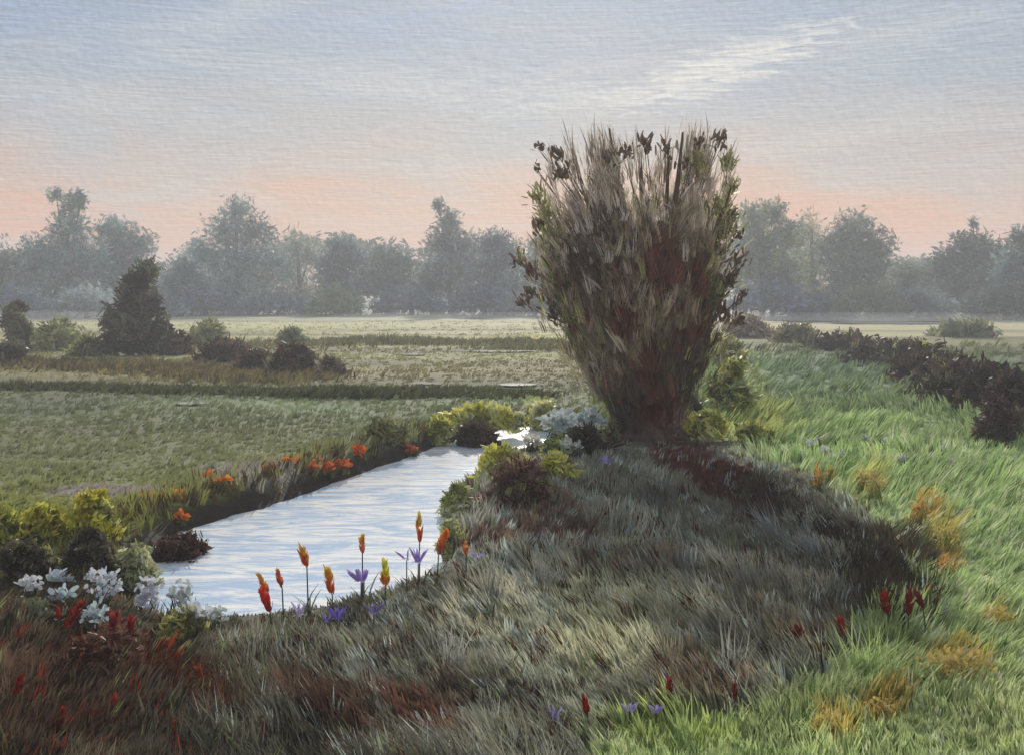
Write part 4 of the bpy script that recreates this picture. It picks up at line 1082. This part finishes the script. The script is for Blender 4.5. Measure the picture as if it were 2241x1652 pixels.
# pale dry grass tufts that stand out
def tuft(px, base, hpx, wpx, lean, label, colr=(176, 178, 168)):
    x, y, z = ground_at(px, base)
    s = y / F
    n = 46
    P = np.stack([RNG.normal(0, .18, n) * wpx * s, RNG.normal(0, .03, n), np.full(n, -.02)], -1)
    D = np.stack([lean + RNG.normal(0, .22, n), RNG.normal(0, .2, n), np.ones(n)], -1)
    S = np.stack([np.ones(n), RNG.normal(0, .4, n), np.zeros(n)], -1)
    C = np.tile(srgb(colr), (n, 1)) * RNG.uniform(.5, 1.05, (n, 1))
    o = link('grass_tuft', ribbons('grass_tuft', P, D, S, hpx * s * RNG.uniform(.5, 1.1, n), np.full(n, .011), C, bend=RNG.normal(0, .14, (n, 3))), M_GRASS)
    o.location = (x, y, z)
    tag(o, label, 'grass tuft', 'pale dry grass tufts')
tuft(1075, 1330, 130, 50, .02, 'pale pointed grass tuft under the red brown bush')
tuft(1185, 1300, 110, 40, 0, 'thin pale grass tuft beside the pointed one')
tuft(980, 1500, 130, 40, .1, 'pale curving grass tuft in the open shade')
tuft(1610, 1480, 110, 90, 0, 'pale spreading rosette of grass deep in the shade')
tuft(1700, 1180, 110, 60, -.6, 'pale slanting grass tuft on the slope below the willow', (168, 174, 172))
tuft(1790, 1230, 100, 50, -.6, 'pale slanting grass tuft near the bend of the shade', (168, 174, 172))
tuft(1550, 1330, 120, 50, -.5, 'pale slanting grass tuft in the middle of the shade', (166, 168, 160))
tuft(1900, 1480, 130, 110, .05, 'fresh pale green grass tongue poking into the shade', (184, 206, 136))
tuft(1500, 1640, 110, 60, -.1, 'fresh pale green grass tuft at the lower edge of the shade', (184, 204, 132))
tuft(1420, 1640, 90, 60, -.4, 'yellow green grass tuft by the lavender irises', (176, 190, 116))

# ------------------------------------------------------------------ haze
def haze():
    x0, x1, y0, y1, z0, z1 = -436, 436, -16, 646, -3.0, 24.0
    V = [(x0, y0, z0), (x1, y0, z0), (x1, y1, z0), (x0, y1, z0), (x0, y0, z1), (x1, y0, z1), (x1, y1, z1), (x0, y1, z1)]
    Fc = [(3, 2, 1, 0), (4, 5, 6, 7), (0, 1, 5, 4), (1, 2, 6, 5), (2, 3, 7, 6), (3, 0, 4, 7)]
    me = bpy.data.meshes.new('haze'); me.from_pydata(V, [], Fc); me.update()
    m, nt, out = new_mat('haze')
    pv = N(nt, 'ShaderNodeVolumePrincipled', Density=.0022, Anisotropy=.15)
    pv.inputs['Color'].default_value = (.90, .95, 1.0, 1)
    nt.links.new(pv.outputs[0], out.inputs['Volume'])
    o = link('haze', me, m)
    tag(o, 'thin pale haze lying over the meadow', 'haze', kind='stuff')
haze()

def mist(cx, cy, rx, ry, rz, dens, label):
    V, Fc = [], []
    nu, nv = 40, 12
    for i in range(nv + 1):
        ph = -math.pi / 2 + math.pi * i / nv
        for j in range(nu):
            a = 2 * math.pi * j / nu
            V.append((rx * math.cos(ph) * math.cos(a) + cx, ry * math.cos(ph) * math.sin(a) + cy, rz * .9 + rz * math.sin(ph)))
    for i in range(nv):
        for j in range(nu):
            Fc.append((i * nu + j, i * nu + (j + 1) % nu, (i + 1) * nu + (j + 1) % nu, (i + 1) * nu + j))
    me = bpy.data.meshes.new('mist'); me.from_pydata(V, [], Fc); me.update()
    m, nt, out = new_mat('mist')
    pv = N(nt, 'ShaderNodeVolumePrincipled', Density=dens, Anisotropy=.1)
    pv.inputs['Color'].default_value = (.94, .97, .97, 1)
    nt.links.new(pv.outputs[0], out.inputs['Volume'])
    tag(link('mist', me, m), label, 'mist', kind='stuff')
mist(44, 118, 30, 12, .45, .022, 'low pale mist at the foot of the trees past the willow')
mist(-3, 124, 18, 10, .4, .018, 'low pale mist at the foot of the trees before the willow')
mist(-50, 112, 14, 8, .6, .014, 'low pale mist at the foot of the tallest tree')

# ------------------------------------------------------------------ sky and sun
SUN_EL, SUN_AZ = math.radians(24), math.radians(2)
def sky():
    w = bpy.data.worlds.new('World'); SC.world = w; w.use_nodes = True
    nt = w.node_tree; nt.nodes.clear()
    out = nt.nodes.new('ShaderNodeOutputWorld'); bg = nt.nodes.new('ShaderNodeBackground')
    nt.links.new(bg.outputs[0], out.inputs[0])
    LK = nt.links.new
    tc = N(nt, 'ShaderNodeTexCoord'); sp = N(nt, 'ShaderNodeSeparateXYZ'); LK(tc.outputs['Generated'], sp.inputs[0])
    az = N(nt, 'ShaderNodeMath', operation='ARCTAN2'); LK(sp.outputs['X'], az.inputs[0]); LK(sp.outputs['Y'], az.inputs[1])
    el = N(nt, 'ShaderNodeMath', operation='ARCSINE'); LK(sp.outputs['Z'], el.inputs[0])
    co = N(nt, 'ShaderNodeCombineXYZ'); LK(az.outputs[0], co.inputs[0]); LK(el.outputs[0], co.inputs[1])
    def noise(sx, sy, rot, detail, off=(0, 0), dist=0.0, rough=.55):
        mp = N(nt, 'ShaderNodeMapping'); mp.inputs['Rotation'].default_value = (0, 0, math.radians(rot)); mp.inputs['Scale'].default_value = (sx, sy, 1)
        mp.inputs['Location'].default_value = (off[0], off[1], 0)
        LK(co.outputs[0], mp.inputs[0])
        n = N(nt, 'ShaderNodeTexNoise', Scale=1.0, Detail=detail, Roughness=rough, Distortion=dist); n.noise_dimensions = '2D'
        LK(mp.outputs[0], n.inputs['Vector'])
        return n.outputs['Fac']
    def math2(op, a, b, clamp=False):
        n = N(nt, 'ShaderNodeMath', operation=op); n.use_clamp = clamp
        for i, v in enumerate((a, b)):
            if isinstance(v, (int, float)): n.inputs[i].default_value = v
            else: LK(v, n.inputs[i])
        return n.outputs[0]
    big = noise(5, 16, 6, 4, dist=.5)
    wob = math2('MULTIPLY', math2('SUBTRACT', big, .5), .10)
    e2 = math2('ADD', el.outputs[0], wob)
    mr = N(nt, 'ShaderNodeMapRange'); mr.inputs['From Min'].default_value = 0; mr.inputs['From Max'].default_value = .5
    LK(e2, mr.inputs['Value'])
    cr = N(nt, 'ShaderNodeValToRGB'); R = cr.color_ramp
    stops = [(0.0, (230, 138, 90)), (.05, (225, 152, 114)), (.08, (210, 165, 142)), (.105, (191, 174, 168)), (.135, (176, 175, 178)), (.17, (164, 174, 185)), (.235, (150, 168, 190)), (.30, (144, 164, 192)), (.38, (192, 200, 210)), (.5, (222, 224, 226))]
    R.elements[0].position = 0; R.elements[0].color = (*srgb(stops[0][1]), 1)
    R.elements[1].position = 1; R.elements[1].color = (*srgb(stops[-1][1]), 1)
    for p, c in stops[1:-1]:
        e = R.elements.new(p / .5); e.color = (*srgb(c), 1)
    LK(mr.outputs[0], cr.inputs[0])
    # long thin cloud streaks, pale and lilac
    st = noise(7, 60, 5, 5, off=(3, 1), dist=.8)
    stm = N(nt, 'ShaderNodeMapRange'); stm.inputs['From Min'].default_value = .50; stm.inputs['From Max'].default_value = .72; LK(st, stm.inputs['Value'])
    stm.inputs['To Max'].default_value = .34
    mx = N(nt, 'ShaderNodeMix', data_type='RGBA'); LK(stm.outputs[0], mx.inputs[0]); LK(cr.outputs[0], mx.inputs[6]); mx.inputs[7].default_value = (*srgb((192, 195, 199)), 1)
    bl = noise(6, 24, -8, 4, off=(11, 5), dist=1.0)
    blm = N(nt, 'ShaderNodeMapRange'); blm.inputs['From Min'].default_value = .5; blm.inputs['From Max'].default_value = .75; LK(bl, blm.inputs['Value'])
    LK(math2('MULTIPLY', math2('SUBTRACT', el.outputs[0], .10, True), 3.2, True), blm.inputs['To Max'])
    mx2 = N(nt, 'ShaderNodeMix', data_type='RGBA'); LK(blm.outputs[0], mx2.inputs[0]); LK(mx.outputs[2], mx2.inputs[6]); mx2.inputs[7].default_value = (*srgb((138, 166, 206)), 1)
    # embossed brush-ridge light and shade plus canvas mottling painted into the sky colour
    g1 = noise(26, 420, 4, 3, off=(2, 7), dist=.35); g1b = noise(26, 420, 4, 3, off=(2, 7.35), dist=.35)
    g2 = noise(150, 190, 0, 2); g2b = noise(150, 190, 0, 2, off=(.3, .4))
    g3 = noise(30, 380, 42, 3, off=(5, 3), dist=.4); g3b = noise(30, 380, 42, 3, off=(5, 3.35), dist=.4)
    g4 = noise(30, 380, -18, 3, off=(1, 9), dist=.4); g4b = noise(30, 380, -18, 3, off=(1, 9.35), dist=.4)
    w3 = N(nt, 'ShaderNodeMapRange'); w3.inputs['From Min'].default_value = .54; w3.inputs['From Max'].default_value = .60; LK(noise(9, 14, 30, 2, off=(4, 2)), w3.inputs['Value'])
    w4 = N(nt, 'ShaderNodeMapRange'); w4.inputs['From Min'].default_value = .54; w4.inputs['From Max'].default_value = .60; LK(noise(8, 16, -10, 2, off=(14, 6)), w4.inputs['Value'])
    d1, d3, d4 = math2('SUBTRACT', g1, g1b), math2('SUBTRACT', g3, g3b), math2('SUBTRACT', g4, g4b)
    gd = math2('ADD', d1, math2('MULTIPLY', math2('SUBTRACT', d3, d1), w3.outputs[0]))
    gd = math2('ADD', gd, math2('MULTIPLY', math2('SUBTRACT', d4, gd), w4.outputs[0]))
    k = math2('ADD', math2('MULTIPLY', gd, .75), math2('MULTIPLY', math2('SUBTRACT', g2, g2b), .34))
    k = math2('ADD', k, 1.0)
    sc_ = N(nt, 'ShaderNodeVectorMath', operation='SCALE'); LK(mx2.outputs[2], sc_.inputs[0]); LK(k, sc_.inputs['Scale'])
    # drawn-out brighter clouds
    prev = mx2.outputs[2]
    wsp = math2('MULTIPLY', math2('SUBTRACT', noise(26, 220, 14, 4, off=(8, 8), dist=.9), .5), 3.4)
    for (a_, e_, r_, sx_, sy_, k_) in [(.19, .196, 16, .075, .014, .8), (.085, .172, 3, .085, .012, .34), (.34, .215, 8, .11, .014, .26), (.30, .135, 6, .12, .010, .22), (-.12, .185, -4, .14, .014, .22), (-.36, .16, -6, .10, .012, .2), (-.24, .235, 24, .09, .016, .22)]:
        mpc = N(nt, 'ShaderNodeMapping', vector_type='TEXTURE'); mpc.inputs['Location'].default_value = (a_, e_, 0); mpc.inputs['Rotation'].default_value = (0, 0, math.radians(r_)); mpc.inputs['Scale'].default_value = (sx_, sy_, 1)
        LK(co.outputs[0], mpc.inputs[0])
        ln = N(nt, 'ShaderNodeVectorMath', operation='LENGTH'); LK(mpc.outputs[0], ln.inputs[0])
        cl = N(nt, 'ShaderNodeMapRange', interpolation_type='SMOOTHSTEP'); cl.inputs['From Min'].default_value = 1.7; cl.inputs['From Max'].default_value = .0; cl.inputs['To Max'].default_value = 1.0
        LK(math2('ADD', ln.outputs['Value'], wsp), cl.inputs['Value'])
        mx3 = N(nt, 'ShaderNodeMix', data_type='RGBA'); LK(math2('MULTIPLY', cl.outputs[0], k_, True), mx3.inputs[0]); LK(prev, mx3.inputs[6]); mx3.inputs[7].default_value = (*srgb((224, 223, 217)), 1)
        prev = mx3.outputs[2]
    LK(mx3.outputs[2], sc_.inputs[0])
    ns = N(nt, 'ShaderNodeTexSky', sky_type='NISHITA'); ns.sun_disc = False; ns.sun_elevation = SUN_EL; ns.sun_rotation = SUN_AZ
    add = N(nt, 'ShaderNodeMix', data_type='RGBA'); add.inputs[0].default_value = .12
    nsc = N(nt, 'ShaderNodeVectorMath', operation='SCALE'); LK(ns.outputs[0], nsc.inputs[0]); nsc.inputs['Scale'].default_value = .08
    LK(sc_.outputs[0], add.inputs[6]); LK(nsc.outputs[0], add.inputs[7])
    LK(add.outputs[2], bg.inputs['Color']); bg.inputs['Strength'].default_value = 1.0
sky()

sl = bpy.data.lights.new('sun', 'SUN'); sl.energy = 4.6; sl.angle = math.radians(1.0); sl.color = (1.0, .91, .80)
so = bpy.data.objects.new('sun', sl); COL.objects.link(so)
sd_ = Vector((math.sin(SUN_AZ) * math.cos(SUN_EL), math.cos(SUN_AZ) * math.cos(SUN_EL), math.sin(SUN_EL)))
so.rotation_euler = sd_.to_track_quat('Z', 'Y').to_euler(); so.location = (0, 60, 40)

cam = bpy.data.cameras.new('camera'); co_ = bpy.data.objects.new('camera', cam); COL.objects.link(co_)
co_.location = (0, 0, H_EYE); co_.rotation_euler = (math.pi / 2 - TH, 0, 0)
cam.sensor_width = 36; cam.lens = 36 * F / 2241; cam.clip_end = 3000; cam.clip_start = .1
SC.camera = co_

SC.view_settings.view_transform = 'Standard'; SC.view_settings.look = 'None'; SC.view_settings.gamma = 1; SC.view_settings.exposure = 0
SC.render.engine = 'CYCLES'
cy = SC.cycles
cy.max_bounces = 4; cy.diffuse_bounces = 2; cy.glossy_bounces = 2; cy.transmission_bounces = 3; cy.volume_bounces = 0; cy.transparent_max_bounces = 4
cy.use_denoising = True
